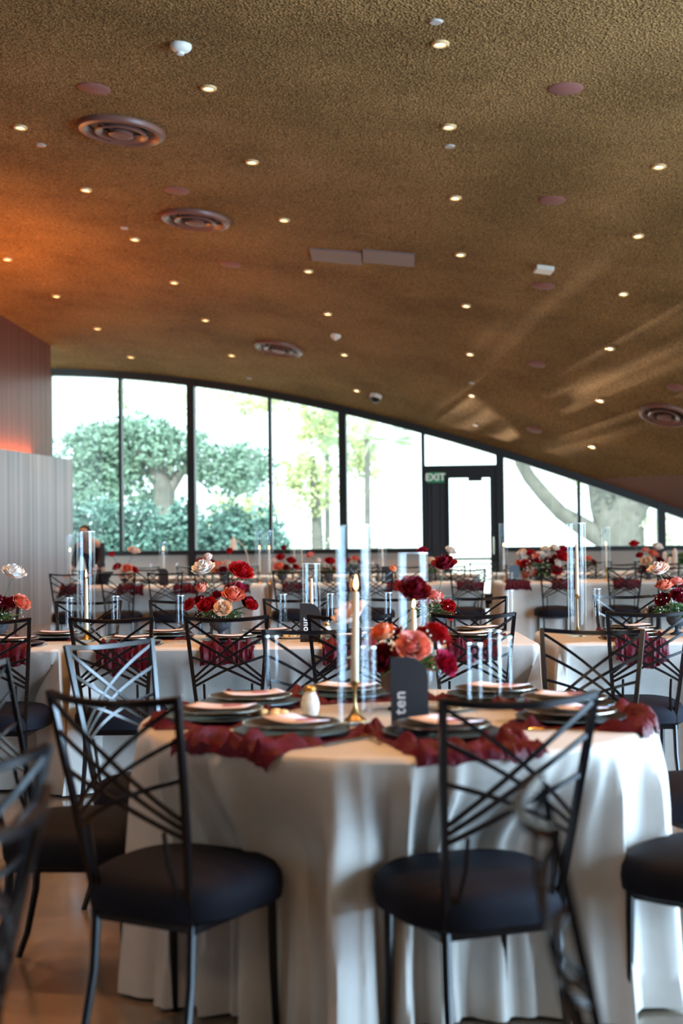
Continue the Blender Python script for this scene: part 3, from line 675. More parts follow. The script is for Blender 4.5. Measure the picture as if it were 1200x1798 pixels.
# ------------------------------------------------------------------ glassware, candles, cards
def b_fl(l, loc, rz, g):
    t = thing('champagne_flute', l, 'glass', loc, rz, g)
    obj('bowl', MB().lathe([(.0, .062), (.012, .066), (.0205, .080), (.0215, .10), (.0215, .25), (.0200, .25), (.0200, .10), (.0, .084)], 28).mesh('bowl', M['glass']), t)
    obj('rim', MB().lathe([(.0198, .249), (.0218, .249), (.0218, .2515), (.0198, .2515)], 28, close=True).mesh('rim', M['glass_rim']), t)
    obj('stem', MB().lathe([(.0, .001), (.033, .001), (.033, .003), (.006, .007), (.0038, .02), (.0038, .055), (.008, .064), (.0, .066)], 24).mesh('stem', M['glass']), t); return t
def flute(px, topy, where):
    # rim height 1.01 m fixes the distance
    d = ray(px, topy); k = (TZ + .25 - CH) / d.z; p = CP + d * k
    proto('fl', b_fl, (p.x, p.y, TZ + .0005), 0, 'slender straight-sided champagne flute ' + where, 'champagne flutes')
for px, ty, w_ in ((478, 1118, 'beside the glass salt shaker on the round table'), (647, 1137, 'in front of the tall candle vase on the round table'), (834, 1131, 'foremost right of the card reading ten'), (869, 1108, 'behind two others right of the roses'), (887, 1119, 'rightmost on the round table'), (764, 1106, 'hidden behind the card reading ten and the roses')): flute(px, ty, w_)
for i, (px, ty) in enumerate(((122, 1050), (203, 1047), (317, 1046), (497, 1044), (580, 1043), (682, 1041), (896, 1037), (1049, 1034), (1184, 1033))): flute(px, ty, f'{th[i]} from left on the second table row')
for i, (px, yy) in enumerate(((168, 16.8), (265, 16.7), (310, 16.9), (362, 16.5), (446, 16.7), (560, 16.8), (655, 16.6), (884, 16.5), (925, 16.9), (1008, 16.8), (1118, 16.7))):
    p = P(px, 1000, yy); proto('fl', b_fl, (p.x, p.y, TZ + .0005), 0, f'tiny slender flute, {th[i]} from left on the third table row', 'champagne flutes')
def candle_set(x, y, h, ctop, clen, where, lit=True, hold='brass', tilt=0, rad=.051):
    v = thing('hurricane_vase', f'tall clear glass cylinder around a taper candle {where}', 'candle vase', (x, y, TZ), 0, 'glass candle cylinders')
    obj('cylinder', MB().lathe([(0, .001), (rad - .002, .001), (rad, .004), (rad, h), (rad - .003, h), (rad - .003, .012), (0, .010)], 40).mesh('cylinder', M['vase_glass']), v)
    obj('rim', MB().lathe([(rad - .0035, h - .001), (rad + .0005, h - .001), (rad + .0005, h + .002), (rad - .0035, h + .002)], 40, close=True).mesh('rim', M['glass_rim']), v)
    cz = ctop - clen
    s_ = thing('candlestick', f'{"bronze" if hold == "brass" else "gold"} candlestick with flared foot {where}', 'candlestick', (x, y, TZ + .0125), 0, 'slim metal candlesticks')
    c2 = cz - .012
    obj('stick', MB().lathe([(0, 0), (.034, 0), (.034, .003), (.022, .012), (.010, .028), (.0045, .05), (.0045, c2 - .03), (.007, c2 - .02), (.0135, c2 - .012), (.0135, c2), (.010, c2), (.010, c2 - .008), (0, c2 - .008)], 24).mesh('stick', M[hold]), s_)
    c = thing('taper_candle', f'{"lit" if lit else "unlit"} ivory taper candle {where}', 'candle', (x, y, TZ + cz), 0, 'ivory taper candles'); c.rotation_euler = (0, tilt, 0)
    obj('wax', MB().lathe([(0, 0), (.0118, 0), (.0085, clen - .004), (.005, clen), (0, clen - .001)], 16).mesh('wax', M['wax']), c)
    obj('wick', MB().tube([(0, 0, clen - .002), (0, 0, clen + .01)], .0012, 5).mesh('wick', M['wick']), c)
    if lit: obj('flame', MB().lathe([(0, clen + .004), (.004, clen + .010), (.0062, clen + .018), (.005, clen + .030), (.0022, clen + .042), (0, clen + .05)], 12).mesh('flame', M['flame']), c)
# on the round table
candle_set(.033, 4.03, .585, .392, .262, 'in the middle of the round table', tilt=.025)
candle_set(.24, 4.63, .495, .305, .21, 'behind the roses on the round table')
p = P(152, 1100, 7.45); candle_set(p.x, 7.45, .60, .345, .28, 'at the left of the second table row', hold='gold')
p = P(548, 1100, 7.5); candle_set(p.x, 7.5, .41, .33, .24, 'behind the card reading four', lit=False)
p = P(1015, 1100, 7.45); candle_set(p.x, 7.45, .615, .50, .27, 'at the right of the second table row', lit=False)
for px, yy, h, w_ in ((123, 16.6, .62, 'left end of the third row'), (287, 16.7, .52, 'by the black card in the third row'), (456, 16.6, .64, 'third row, left of a close pair'), (473, 16.3, .64, 'third row, right of a close pair'), (672, 16.9, .52, 'third row behind the tall front vase'), (885, 16.7, .70, 'third row by the door column'), (1065, 16.6, .64, 'third row right of the big flower bed'),
                      (517, 20.2, .60, 'farthest row, left of two'), (530, 20.0, .60, 'farthest row, right of two')):
    p = P(px, 980, yy); candle_set(p.x, yy, h, .42, .27, w_, hold='gold')
# arched name cards
def table_card(label, x, y, body, material, rz, w=.108, h=.205, tsize=.05, ink=True):
    t = thing('table_number_card', label, 'table card', (x, y, TZ), rz)
    pts = [(-w / 2, 0), (w / 2, 0)]; r = w * .55
    for i in range(9): a = (PI / 2) * i / 8; pts.append((w / 2 - r + r * math.cos(a), h - r + r * math.sin(a)))
    pts.append((-w / 2, h)); n = len(pts)
    V = [(a, -.002, b) for a, b in pts] + [(a, .002, b) for a, b in pts]
    F = [tuple(range(n)), tuple(range(2 * n - 1, n - 1, -1))] + [(i, i + n, (i + 1) % n + n, (i + 1) % n) for i in range(n)]
    obj('panel', MB().add(V, F).mesh('panel', material, False), t)
    obj('foot', MB().box(-w * .42, w * .42, -.003, .05, 0, .003).mesh('foot', material, False), t)
    if ink: text('lettering', body, tsize, t, M['white_ink'], (-w / 2 + .027, -.0032, .036 + len(body) * tsize * .27), Matrix(((0, -1, 0), (0, 0, -1), (1, 0, 0))).to_euler(), offset=.0009, space=1.12)
    return t
# numbers are written as words on the cards in the photograph
table_card('slate table card reading ten, standing on the round table', .19, 3.94, 'ten', M['card_slate'], -.06, tsize=.047)
p = P(545, 1100, 7.25); table_card('black table card reading four, standing on the second table row', p.x, 7.26, 'four', M['card_black'], 0, tsize=.046)
p = P(286, 1000, 16.4); table_card('black blank-looking table card on the left of the third row', p.x, 16.5, '', M['card_black'], 0, ink=False)
p = P(680, 1000, 16.4); table_card('black table card with tiny pale lettering behind the tall glass vase', p.x, 16.3, 'two', M['card_black'], 0, w=.14)
p = P(902, 1000, 16.4); table_card('blue-grey table card beside the big flower bed', p.x, 16.3, 'one', M['card_blue'], 0, w=.12)
# shaker and small dishes
def b_shaker(l, loc, rz, g):
    t = thing('salt_shaker', l, 'shaker', loc, rz, g)
    obj('jar', MB().lathe([(0, 0), (.020, 0), (.024, .006), (.029, .022), (.029, .040), (.023, .060), (.018, .068), (.018, .076), (0, .076)], 28).mesh('jar', M['salt_glass']), t)
    obj('cap', MB().lathe([(.0185, .074), (.020, .078), (.020, .088), (.014, .094), (0, .095)], 24).mesh('cap', M['gold']), t); return t
p = G(545, 1257); proto('ss', b_shaker, (p.x, p.y, TZ + .0005), 0, 'white-filled glass salt shaker with gold top on the round table', 'salt shakers')
p = G(574, 1123); proto('ss', b_shaker, (p.x, p.y, TZ + .0005), 0, 'glass salt shaker right of the card reading four', 'salt shakers')
p = P(655, 1005, 16.3); proto('ss', b_shaker, (p.x, p.y, TZ + .0005), 0, 'tiny glass shaker on the third row by the black card', 'salt shakers')
def b_dish(l, loc, rz, g):
    t = thing('butter_dish', l, 'dish', loc, rz, g); obj('plate', MB().lathe(disc_profile(.078, 0, .010), 32).mesh('plate', M['dish']), t)
    for k in range(5):
        a = k * 1.25; obj('butter_curl', MB().lathe([(0, .004), (.016, .006), (.019, .014), (.012, .022), (0, .025)], 12).mesh('butter_curl', M['butter']), t, (.035 * math.cos(a), .035 * math.sin(a), .003))
    return t
for px, py, w_ in ((795, 1247, 'on the round table right of the card reading ten'), (478, 1262, 'on the round table left of the salt shaker'), (512, 1121, 'on the second row left of the card reading four')):
    p = G(px, py); proto('bd', b_dish, (p.x, p.y, TZ + .0005), 0, 'small dish of yellow butter curls ' + w_, 'butter dishes')

# ------------------------------------------------------------------ roses and arrangements
def rose_mb(kind, seed):
    rnd = random.Random(seed); mb = MB()
    layers = {'full': [(3, .13, 1.0, 0), (3, .24, 1.0, .0), (4, .36, .97, .03), (5, .49, .92, .10), (5, .62, .83, .2), (6, .76, .70, .32), (6, .90, .52, .46), (6, 1.0, .30, .5)],
              'flared': [(3, .13, 1.0, 0), (3, .25, 1.0, .03), (4, .38, .96, .1), (5, .54, .88, .24), (6, .72, .74, .42), (6, .90, .54, .6), (6, 1.06, .26, .66)],
              'bud': [(3, .16, 1.1, .0), (4, .30, 1.08, .02), (5, .46, 1.0, .06), (5, .62, .9, .14), (5, .74, .62, .3)]}[kind]
    for li, (n, R, H, curl) in enumerate(layers):
        a0 = rnd.random() * 6
        for k in range(n):
            a = a0 + 2 * PI * k / n + rnd.uniform(-.12, .12); wa = (2.1 if li < 2 else 1.75) * PI / n * .72; nu, nv = 6, 5; V = []
            rj = 1 + rnd.uniform(-.06, .06); pt = .10 if kind == 'flared' else .05
            for j in range(nv + 1):
                t = j / nv; prof = math.sin(PI * min(1, .18 + t * .62)) ** .7
                for i in range(nu + 1):
                    u = i / nu * 2 - 1; aa = a + u * wa * prof
                    edge = 1 - .18 * abs(u) ** 2.2 * t
                    r = R * rj * (.38 + .62 * t ** .5) + curl * .32 * max(0, t - .55) ** 1.2 * 2
                    z = -.55 + (H + .55) * t * edge - curl * .55 * max(0, t - .7) ** 1.3 * 2 + pt * (1 - abs(u)) * t ** 3
                    nn = noise.noise(Vector((aa * 2.2, t * 2, seed + li))) * .09 * t
                    V.append(((r + nn - .05 * abs(u) * t) * math.cos(aa), (r + nn - .05 * abs(u) * t) * math.sin(aa), z * .74 + nn * .6))
            mb.add(V, [(j * (nu + 1) + i, j * (nu + 1) + i + 1, (j + 1) * (nu + 1) + i + 1, (j + 1) * (nu + 1) + i) for j in range(nv) for i in range(nu)])
    mb.lathe([(0, -.50), (.14, -.47), (.26, -.38), (.2, -.2)], 10, 1)
    return mb
RM = {}
def rose_mesh(kind, col):
    if (kind, col) not in RM: RM[(kind, col)] = rose_mb(kind, {'full': 3, 'flared': 8, 'bud': 5}[kind]).mesh('bloom', [M['rose_' + col], M['stem']])
    return RM[(kind, col)]
def leafcluster(seed, n=26, breath=20, R=.1):
    rnd = random.Random(seed); mb = MB()
    for k in range(n):
        a = rnd.random() * 2 * PI; e = rnd.uniform(-.35, .6); d = Vector((math.cos(a) * math.cos(e), math.sin(a) * math.cos(e), math.sin(e))); L_ = R * rnd.uniform(.55, 1.15)
        up = Vector((0, 0, 1)); s_ = d.cross(up).normalized(); nrm = s_.cross(d)
        base = d * L_ * .35; ln = L_ * .65; w = ln * .26
        V = [base, base + d * ln * .4 + s_ * w + nrm * .1 * ln, base + d * ln * .45 - nrm * .03 * ln, base + d * ln * .4 - s_ * w + nrm * .1 * ln, base + d * ln * 1.0 - Vector((0, 0, .25 * ln))]
        mb.add(V, [(0, 1, 2), (0, 2, 3), (1, 4, 2), (2, 4, 3)])
    for k in range(breath):
        a = rnd.random() * 2 * PI; e = rnd.uniform(0, 1.1); d = Vector((math.cos(a) * math.cos(e), math.sin(a) * math.cos(e), math.sin(e))) * R * rnd.uniform(.8, 1.4)
        mb.add([d + Vector(q) * .0045 for q in ((1, 0, 0), (-1, 0, 0), (0, 1, 0), (0, -1, 0), (0, 0, 1), (0, 0, -1))], [(0, 2, 4), (2, 1, 4), (1, 3, 4), (3, 0, 4), (2, 0, 5), (1, 2, 5), (3, 1, 5), (0, 3, 5)], 1)
    return mb
LC = [leafcluster(k).mesh('foliage', [M['leaf'], M['breath']]) for k in range(3)]
def arrangement(label, upx, Y, flowers, urn='urn', scale=1.0, urn_h=.10, tilt=(0, 0)):
    """flowers: (px, py, radius px, colour, kind, depth offset); urn stands on the table at pixel column upx"""
    bx = P(upx, 1100, Y).x; t = thing('flower_arrangement', label, 'flower arrangement', (bx, Y, TZ + .0005), 0, 'rose arrangements'); s_ = scale; H = urn_h
    ur = obj('urn', MB().lathe([(0, 0), (.040, 0), (.040, .006), (.018, .016), (.012, .030), (.016, .040), (.045, .055), (.058, .075), (.060, H), (.064, H + .006), (.054, H + .006), (.048, .07), (0, .055)], 48, flute=.012, fn=16).mesh('urn', M[urn]), t)
    ur.scale = (s_, s_, 1)
    c = Vector((0, 0, H + .01)); rnd = random.Random(int(upx))
    for (px, py, rp, col, kind, dz) in flowers:
        w = P(px, py, Y + dz) - Vector((bx, Y, TZ)); r = rp * (Y + dz) / FPX
        st = MB(); mid = (c + w) / 2 + Vector((0, 0, .01)); st.tube([c * .6, mid, w - Vector((0, 0, r * .2))], .0022 if Y < 10 else .003, 6); obj('stem', st.mesh('stem', M['stem']), t)
        d = (w - c); d = d.normalized() + Vector((rnd.uniform(-.3, .3), -.35 + rnd.uniform(-.35, .25), .5)); q = Vector((0, 0, 1)).rotation_difference(d.normalized())
        o = obj('bloom', rose_mesh(kind, col), t, w, None, r / 1.02); o.rotation_mode = 'QUATERNION'; o.rotation_quaternion = q @ Quaternion((0, 0, 1), rnd.random() * 6)
    for k in range(5):
        a = k * 1.26 + rnd.random(); rr = .055 * s_
        o = obj('foliage', LC[k % 3], t, (rr * math.cos(a), rr * math.sin(a), H + .02 + .02 * (k % 2)), (0, 0, a), s_ * rnd.uniform(.75, 1.0))
    return t
arrangement('low urn of dark red, crimson and salmon roses behind the card reading ten', 705, 4.38, [
    (727, 1036, 29, 'burgundy', 'flared', -.05), (614, 1078, 29, 'blush', 'flared', .03), (672, 1112, 24, 'orange', 'full', .0), (703, 1118, 22, 'burgundy', 'full', .05), (724, 1136, 30, 'salmon', 'full', -.12),
    (768, 1116, 28, 'red', 'full', .05), (782, 1166, 25, 'crimson', 'full', -.05), (674, 1157, 28, 'burgundy', 'full', -.08), (652, 1130, 17, 'red', 'full', .06), (745, 1112, 16, 'red', 'full', .1), (700, 1160, 22, 'red', 'full', .02), (752, 1165, 17, 'peach', 'full', .06)], urn='urn_brown', scale=1.15, urn_h=.12)
arrangement('grey fluted urn of white, peach and red roses beside the card reading four', 387, 7.55, [
    (357, 998, 19, 'white', 'flared', .0), (366, 979, 10, 'blush', 'bud', .06), (423, 1003, 21, 'red', 'flared', -.03), (355, 1034, 15, 'peach', 'bud', 0), (334, 1062, 15, 'red', 'full', .0), (363, 1063, 17, 'red', 'full', -.09),
    (381, 1046, 12, 'crimson', 'full', .03), (391, 1068, 16, 'cream', 'full', -.12), (411, 1046, 20, 'peach', 'full', -.05), (437, 1060, 16, 'burgundy', 'full', .0), (418, 1031, 13, 'crimson', 'full', .08), (440, 1062, 11, 'red', 'full', -.07), (349, 1055, 12, 'burgundy', 'full', .08)])
arrangement('rose arrangement on the second row partly hidden by the front glass cylinders', 765, 7.6, [
    (781, 990, 20, 'burgundy', 'flared', 0), (764, 1047, 15, 'salmon', 'full', -.03), (787, 1064, 14, 'red', 'full', -.06), (789, 1079, 11, 'red', 'full', -.02), (745, 1060, 13, 'red', 'full', .04), (770, 1062, 13, 'blush', 'full', .05), (735, 1045, 12, 'peach', 'full', .02), (692, 1000, 9, 'orange', 'bud', .0)])
arrangement('rose arrangement cut by the right edge with one tall pale rose', 1190, 7.5, [
    (1157, 1000, 18, 'blush', 'flared', 0), (1168, 1029, 16, 'peach', 'full', -.02), (1190, 1022, 12, 'salmon', 'full', .0), (1164, 1054, 14, 'burgundy', 'full', -.05), (1193, 1047, 17, 'burgundy', 'full', -.08), (1210, 1030, 14, 'red', 'full', 0)])
arrangement('rose arrangement at the left edge with one tall white rose', -5, 7.5, [
    (24, 1006, 20, 'white', 'flared', 0), (37, 1058, 17, 'peach', 'full', -.04), (22, 1060, 16, 'crimson', 'full', 0), (-2, 1058, 17, 'burgundy', 'full', -.02), (8, 1072, 13, 'burgundy', 'full', .05), (-30, 1050, 15, 'peach', 'full', 0)])
FR = [('pink and red roses at the left of the third row', 220, 16.7, [(235, 967, 10, 'blush', 'flared', 0), (197, 974, 8, 'red', 'bud', 0), (206, 996, 9, 'red', 'full', 0), (223, 998, 9, 'peach', 'full', -.1), (236, 1001, 8, 'red', 'full', 0), (214, 1009, 8, 'blush', 'full', -.1), (228, 1010, 8, 'cream', 'full', -.1)]),
      ('red and pink roses in the third row behind the fluted urn', 395, 16.7, [(403, 969, 9, 'red', 'bud', 0), (382, 992, 9, 'peach', 'full', 0), (400, 990, 9, 'blush', 'full', 0), (410, 1000, 9, 'red', 'full', 0), (391, 1003, 9, 'burgundy', 'full', -.1), (378, 1003, 8, 'orange', 'full', 0)]),
      ('red and salmon roses in the third row left of the large glass vase', 497, 16.7, [(499, 963, 8, 'burgundy', 'bud', 0), (493, 979, 9, 'red', 'full', 0), (512, 985, 9, 'red', 'full', 0), (488, 995, 9, 'peach', 'full', -.1), (503, 998, 9, 'burgundy', 'full', 0), (483, 984, 7, 'blush', 'full', 0), (520, 996, 7, 'red', 'full', 0)]),
      ('dark red roses in the third row just left of the front vase', 578, 16.7, [(580, 986, 10, 'red', 'full', 0), (545, 975, 8, 'salmon', 'full', 0), (560, 985, 7, 'blush', 'bud', 0), (572, 1003, 9, 'burgundy', 'full', 0), (588, 1002, 8, 'red', 'full', 0)]),
      ('red and white roses in the third row by the door', 755, 16.7, [(742, 967, 10, 'crimson', 'full', 0), (792, 967, 10, 'white', 'flared', 0), (757, 985, 10, 'cream', 'full', 0), (748, 998, 9, 'red', 'full', 0), (770, 999, 8, 'blush', 'full', 0)]),
      ('peach, white and red roses at the right of the third row', 1140, 16.7, [(1114, 955, 9, 'red', 'flared', 0), (1155, 960, 10, 'white', 'full', 0), (1148, 973, 10, 'peach', 'full', 0), (1135, 985, 10, 'cream', 'full', -.1), (1124, 975, 7, 'red', 'full', 0), (1134, 966, 7, 'salmon', 'full', 0), (1160, 985, 9, 'burgundy', 'full', 0), (1128, 1000, 8, 'burgundy', 'full', -.1)])]
for l, u, Y, fl_ in FR: arrangement(l, u, Y, fl_, urn_h=.11)
rnd = random.Random(3); bed = []
for k in range(58):
    px = rnd.uniform(912, 993); py = rnd.uniform(962, 1006) + (0 if px > 930 else 6); c = rnd.choice(['white', 'white', 'blush', 'red', 'red', 'crimson', 'peach', 'cream', 'burgundy'])
    if px > 975: c = rnd.choice(['red', 'red', 'crimson', 'white'])
    if 945 < px < 968 and py < 978: c = 'white'
    bed.append((px, py, rnd.uniform(6, 9), c, rnd.choice(['full', 'flared']), rnd.uniform(-.15, .15)))
arrangement('long bed of massed red, white and blush flowers on the third row', 950, 16.75, bed, scale=2.2, urn_h=.10)
for i, (u, lab) in enumerate(((360, 'left'), (620, 'middle'), (1030, 'right'))):
    arrangement(f'tiny red rose cluster on the farthest row, {lab} one', u, 20.2, [(u - 9, 985, 7, 'red', 'full', 0), (u + 4, 981, 7, 'peach', 'full', 0), (u + 13, 988, 7, 'burgundy', 'full', 0)])
# pale pillar vases at the right and a potted plant
for i, (px, h, c) in enumerate(((1168, .30, 'blush'), (1176, .22, 'white'), (1183, .34, 'blush'))):
    p = P(px, 980, 20.2); tag(obj('pillar_candle', MB().lathe([(0, 0), (.035, 0), (.035, h * .8), (.03, h * .9), (.012, h), (0, h)], 20).mesh('pillar', M['rose_' + c]), None, (p.x, 20.2 - .05 * i, TZ)), ['pink pillar candle by the right edge, leftmost of three', 'short white pillar candle between two pink ones by the right edge', 'tallest pink pillar candle by the right edge'][i], 'candle', 'pillar candles')
p = P(1196, 985, 20.3); t = thing('potted_plant', 'small dark green potted plant at the right edge of the farthest table', 'plant', (p.x, 20.3, TZ))
obj('pot', MB().lathe([(0, 0), (.05, 0), (.065, .10), (.055, .10), (0, .09)], 20).mesh('pot', M['dish']), t); obj('foliage', leafcluster(11, 90, 0, .26).mesh('foliage', M['leaf']), t, (0, 0, .17))
# white gooseneck lamp by the window
p = P(437, 985, 21.5); t = thing('arc_floor_lamp', 'slim white arched floor lamp standing before the left windows', 'floor lamp', (p.x, 21.5, 0))
obj('base', MB().lathe([(0, 0), (.14, 0), (.14, .02), (.02, .035), (0, .035)], 24).mesh('base', M['white_plastic']), t)
obj('pole', MB().tube([(0, 0, .02), (0, 0, .85), (-.02, 0, 1.05), (-.07, 0, 1.19), (-.15, 0, 1.27), (-.22, 0, 1.28)], .008).mesh('pole', M['white_plastic']), t)
obj('lamp_shade', MB().lathe([(.012, .12), (.03, .10), (.07, -.08), (.065, -.08), (.02, .09)], 20).mesh('lamp_shade', M['white_plastic']), t, (-.24, 0, 1.22))

# ------------------------------------------------------------------ person leaning over a far table
def skinned(name, pts, edges, radii, material, parent, levels=2):
    me = bpy.data.meshes.new(name); me.from_pydata([tuple(p) for p in pts], edges, []); o = obj(name, me, parent); me.materials.append(material)
    m_ = o.modifiers.new('skin', 'SKIN'); m_.use_smooth_shade = True
    for v, r in zip(me.skin_vertices[0].data, radii): v.radius = (r, r) if not isinstance(r, tuple) else r; v.use_root = False
    me.skin_vertices[0].data[0].use_root = True
    s_ = o.modifiers.new('sub', 'SUBSURF'); s_.levels = levels; s_.render_levels = levels; return o
p = P(170, 990, 18.8)
t = thing('person', 'person in black clothes with dark hair bending over a table behind the left glass cylinder', 'person', (p.x, 18.8, 0), -.3)
body = [(0, 0, .86), (0, -.05, 1.02), (0, -.13, 1.16), (0, -.21, 1.27), (0, -.25, 1.33), (0, -.28, 1.38),
        (-.17, -.20, 1.24), (-.20, -.25, 1.02), (-.17, -.42, .90), (-.15, -.48, .87), (.17, -.20, 1.24), (.20, -.25, 1.02), (.17, -.42, .90), (.15, -.48, .87),
        (-.09, .01, .80), (-.10, -.02, .46), (-.10, .03, .09), (.09, .01, .80), (.10, -.02, .46), (.10, .03, .09)]
ed = [(0, 1), (1, 2), (2, 3), (3, 4), (4, 5), (3, 6), (6, 7), (7, 8), (8, 9), (3, 10), (10, 11), (11, 12), (12, 13), (0, 14), (14, 15), (15, 16), (0, 17), (17, 18), (18, 19)]
rd = [(.15, .11), (.125, .10), (.14, .10), (.13, .09), .055, .05, .05, .042, .032, .026, .05, .042, .032, .026, .085, .055, .036, .085, .055, .036]
skinned('body', body, ed, rd, M['skin'], t)
skinned('shirt', body[:4] + [body[6], (-.20, -.25, 1.03), body[10], (.20, -.25, 1.03), (-.18, -.37, .93), (.18, -.37, .93)], [(0, 1), (1, 2), (2, 3), (3, 4), (4, 5), (3, 6), (6, 7), (5, 8), (7, 9)], [(.165, .125), (.14, .115), (.155, .115), (.135, .10), .062, .054, .062, .054, .044, .044], M['black_cloth'], t)
skinned('trousers', [body[0], body[14], body[15], body[16], body[17], body[18], body[19]], [(0, 1), (1, 2), (2, 3), (0, 4), (4, 5), (5, 6)], [(.165, .125), .095, .068, .055, .095, .068, .055], M['black_cloth'], t)
hd = MB(); prof = [(0, -.115), (.035, -.108), (.055, -.085), (.066, -.04), (.073, .01), (.072, .05), (.055, .09), (.025, .108), (0, .112)]
hd.lathe(prof, 24); hd.v = [(x, y * 1.2 - (.012 if y < 0 and abs(z + .01) < .03 and abs(x) < .02 else 0), z) for x, y, z in hd.v]
hd.lathe([(0, .02), (.010, .0), (.013, -.018), (0, -.022)], 8, c=(0, -.088, -.0))
hd.lathe([(.0, -.03), (.016, -.02), (.018, .01), (0, .03)], 8, c=(-.073, .01, -.01)); hd.lathe([(.0, -.03), (.016, -.02), (.018, .01), (0, .03)], 8, c=(.073, .01, -.01))
h = obj('head', hd.mesh('head', M['skin']), t, (0, -.335, 1.40), (.55, 0, 0), .92)
obj('hair', MB().lathe([(.0, -.07), (.07, -.06), (.082, .0), (.082, .05), (.062, .10), (.03, .12), (0, .125)], 24).mesh('hair', M['hair']), h, (0, .022, .004), (-.35, 0, 0))
obj('mouth', MB().lathe([(0, -.006), (.016, -.002), (.016, .002), (0, .006)], 10).mesh('mouth', M['mauve_paper']), h, (0, -.072, -.062))
for sx in (-1, 1):
    obj('eye', MB().lathe([(0, -.008), (.008, 0), (0, .008)], 10).mesh('eye', M['hair']), h, (sx * .028, -.078, .012))
    hp = [(0, 0, 0), (0, -.045, -.01)]; he = [(0, 1)]; hr = [.026, .03]
    for f_, (dx, ln) in enumerate(((-.026, .055), (-.009, .066), (.009, .062), (.025, .05))):
        b0 = len(hp); hp += [(dx, -.075, -.014), (dx * 1.1, -.075 - ln * .6, -.022), (dx * 1.1, -.075 - ln, -.042)]; he += [(1, b0), (b0, b0 + 1), (b0 + 1, b0 + 2)]; hr += [.0095, .0085, .007]
    b0 = len(hp); hp += [(-sx * .035, -.04, -.02), (-sx * .055, -.075, -.035)]; he += [(0, b0), (b0, b0 + 1)]; hr += [.011, .009]
    skinned('hand', [(sx * .15 + a, -.49 + b_ * .9, .86 + c) for a, b_, c in hp], he, hr, M['skin'], t, 1)
    obj('shoe', MB().lathe([(0, 0), (.05, 0), (.05, .03), (.035, .07), (0, .08)], 16).mesh('shoe', M['shoe']), t, (sx * .10, -.02, 0), None, (.9, 2.2, 1))

# ------------------------------------------------------------------ garden beyond the glass
def leaves(mb, c, rx, ry, rz_, n, size, rnd, clump=.5, mi=0):
    cl = [(Vector((rnd.gauss(0, .5), rnd.gauss(0, .5), rnd.gauss(0, .5)))) for _ in range(max(4, n // 70))]
    for k in range(n):
        if rnd.random() < clump:
            q = rnd.choice(cl) + Vector((rnd.gauss(0, .13), rnd.gauss(0, .13), rnd.gauss(0, .13)))
        else: q = Vector((rnd.gauss(0, .5), rnd.gauss(0, .5), rnd.gauss(0, .5)))
        if q.length > 1.1: q = q.normalized() * rnd.uniform(.7, 1.1)
        p = Vector(c) + Vector((q.x * rx, q.y * ry, q.z * rz_)); a = Vector((rnd.gauss(0, 1), rnd.gauss(0, 1), rnd.gauss(0, 1))).normalized(); b = a.orthogonal().normalized()
        s_ = size * rnd.uniform(.6, 1.3); mb.add([p - a * s_, p + b * s_ * .5, p + a * s_, p - b * s_ * .5], [(0, 1, 2, 3)], mi)
def tree(label, Y, trunk, crowns, material, name='oak_tree', n=5000, size=.09, seed=1):
    """trunk: list of limbs [(px, py, radius m), ...] standing at depth Y; crowns: (px, py, rx px, rz px, count share)"""
    rnd = random.Random(seed); base = P(trunk[0][0][0], 960, Y); t = thing(name, label, 'tree', (base.x, Y, -.13)); o0 = Vector((base.x, Y, -.13))
    tb = MB()
    for li, limb in enumerate(trunk):
        pts = []
        for i, (px, py, r) in enumerate(limb):
            q = P(px, py, Y + (li * .25 if i else 0)) - o0
            if li == 0 and i == 0: q.z = -.05
            pts.append(q)
        tb.tube(pts, [l[2] for l in limb], 12)
    obj('trunk', tb.mesh('trunk', M['bark']), t)
    lf = MB(); k_ = Y / FPX
    for px, py, rx, rz_, sh in crowns: leaves(lf, P(px, py, Y + rnd.uniform(-.6, .8)) - o0, rx * k_, rx * k_ * .9, rz_ * k_, int(n * sh), size, rnd)
    obj('foliage', lf.mesh('foliage', M[material], False), t)
tree('spreading green oak beyond the left windows', 38, [[(292, 1000, .42), (293, 930, .34), (288, 860, .28), (270, 815, .18), (240, 790, .1)], [(290, 870, .2), (320, 825, .14), (370, 800, .08)]],
     [(165, 800, 75, 62, .30), (245, 780, 70, 55, .22), (215, 850, 80, 50, .18), (310, 790, 70, 45, .14), (415, 825, 70, 48, .24), (130, 870, 40, 40, .10)], 'leaf_oak', n=11000, seed=2)
tree('huge old oak with grey forked limbs beyond the right windows', 33, [[(1090, 1010, .62), (1092, 930, .55), (1112, 880, .42), (1160, 820, .3)], [(1075, 955, .26), (1020, 922, .22), (985, 900, .18), (955, 868, .17), (930, 838, .16), (915, 812, .15), (914, 780, .13)], [(1085, 940, .50), (1062, 885, .36), (1046, 800, .26)]],
     [(1010, 850, 20, 26, .05), (1150, 930, 60, 25, .12), (1060, 770, 160, 30, .3)], 'leaf_pale', n=2600, seed=4)
tree('sunlit yellow-green tree beyond the second and third windows', 42, [[(560, 1000, .2), (556, 900, .16), (548, 800, .1)]],
     [(470, 700, 90, 30, .12), (560, 740, 50, 50, .16), (540, 850, 60, 60, .2), (430, 900, 70, 40, .16), (640, 800, 36, 70, .14)], 'leaf_light', n=6500, seed=6, name='garden_tree')
tree('pale tree crown high behind the leftmost windows', 50, [[(300, 1000, .2), (300, 760, .14)]], [(300, 700, 110, 40, .4), (130, 700, 60, 20, .1), (220, 690, 50, 26, .2)], 'leaf_pale', n=3500, seed=9, name='garden_tree')
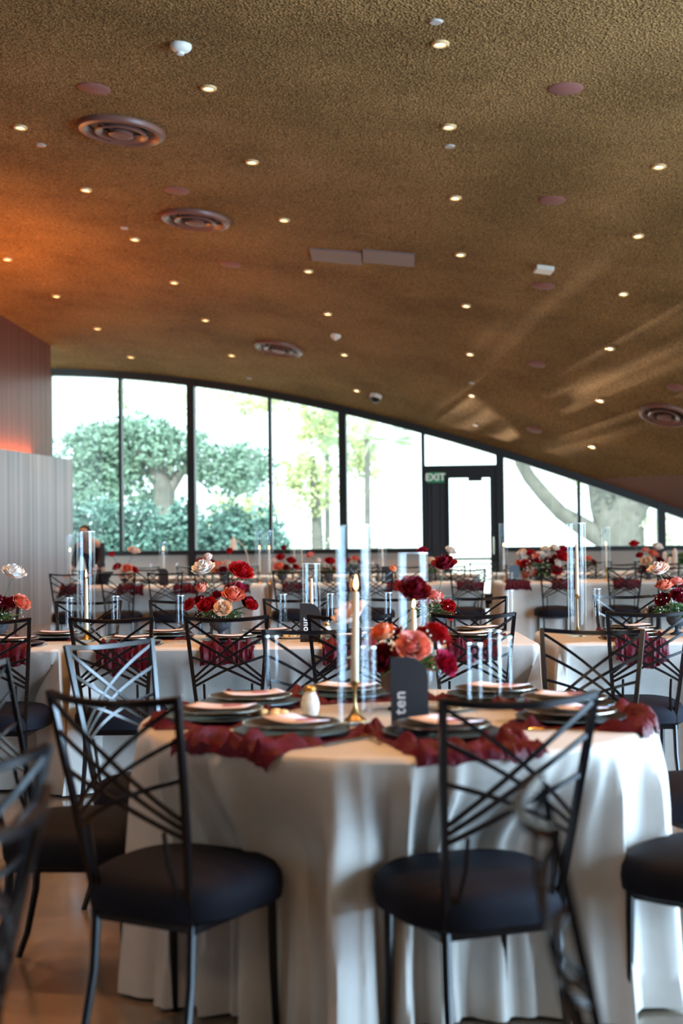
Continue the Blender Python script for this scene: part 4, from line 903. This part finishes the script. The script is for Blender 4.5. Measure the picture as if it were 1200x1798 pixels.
def palm(label, px, Y, topy, seed, n=26, L_=2.0):
    rnd = random.Random(seed); b0 = P(px, 960, Y); t = thing('palm_tree', label, 'tree', (b0.x, Y, -.13)); o0 = Vector((b0.x, Y, -.13)); c = P(px, topy, Y) - o0
    obj('trunk', MB().tube([(0, 0, 0), c * .5, c], [.11, .09, .08], 8).mesh('trunk', M['bark']), t); lf = MB()
    for k in range(n):
        a = rnd.random() * 2 * PI; e = rnd.uniform(-.3, 1.2); d = Vector((math.cos(a) * math.cos(e), math.sin(a) * math.cos(e), math.sin(e)))
        for j in range(-5, 6):
            s_ = d.orthogonal().normalized(); s2 = d.cross(s_); dd = (d + s_ * .13 * j).normalized(); st = c + d * L_ * .45; en = st + dd * L_ * .5 - Vector((0, 0, .25 * L_ * abs(j) / 6))
            lf.add([st, (st + en) / 2 + s2 * .035, en, (st + en) / 2 - s2 * .035], [(0, 1, 2, 3)])
        lf.beam(c, c + d * L_ * .45, Vector((0, 0, 1)), .03, .03)
    obj('foliage', lf.mesh('foliage', M['palm_leaf'], False), t)
palm('fan palm beyond the middle windows', 575, 47, 800, 3, 22, 1.8)
palm('second fan palm just right of the middle column', 645, 40, 770, 5, 20, 1.7)
hb = MB(); rnd = random.Random(12)
for px, w_, h_ in ((120, 50, 26), (180, 55, 32), (250, 60, 26), (330, 50, 30), (400, 55, 24), (460, 45, 20)):
    leaves(hb, Vector((P(px, 950, 31).x, 31, .62)), w_ * .0135, .6, 1.0 + h_ * .02, 4600, .08, rnd, .3)
tag(obj('hedge', hb.mesh('hedge', M['leaf_bush'], False)), 'dark blue-green hedge running low behind the left windows', 'hedge', kind='stuff')
hb = MB()
for px, w_, h_ in ((540, 50, 16), (660, 30, 20), (960, 30, 8), (1120, 50, 24), (1190, 40, 26)):
    leaves(hb, Vector((P(px, 945, 44).x, 44, .6)), w_ * .018, .6, .8 + h_ * .014, 420, .09, rnd, .3)
tag(obj('hedge', hb.mesh('hedge', M['leaf_pale'], False)), 'sparse sunlit bushes far across the garden', 'hedge', kind='stuff')
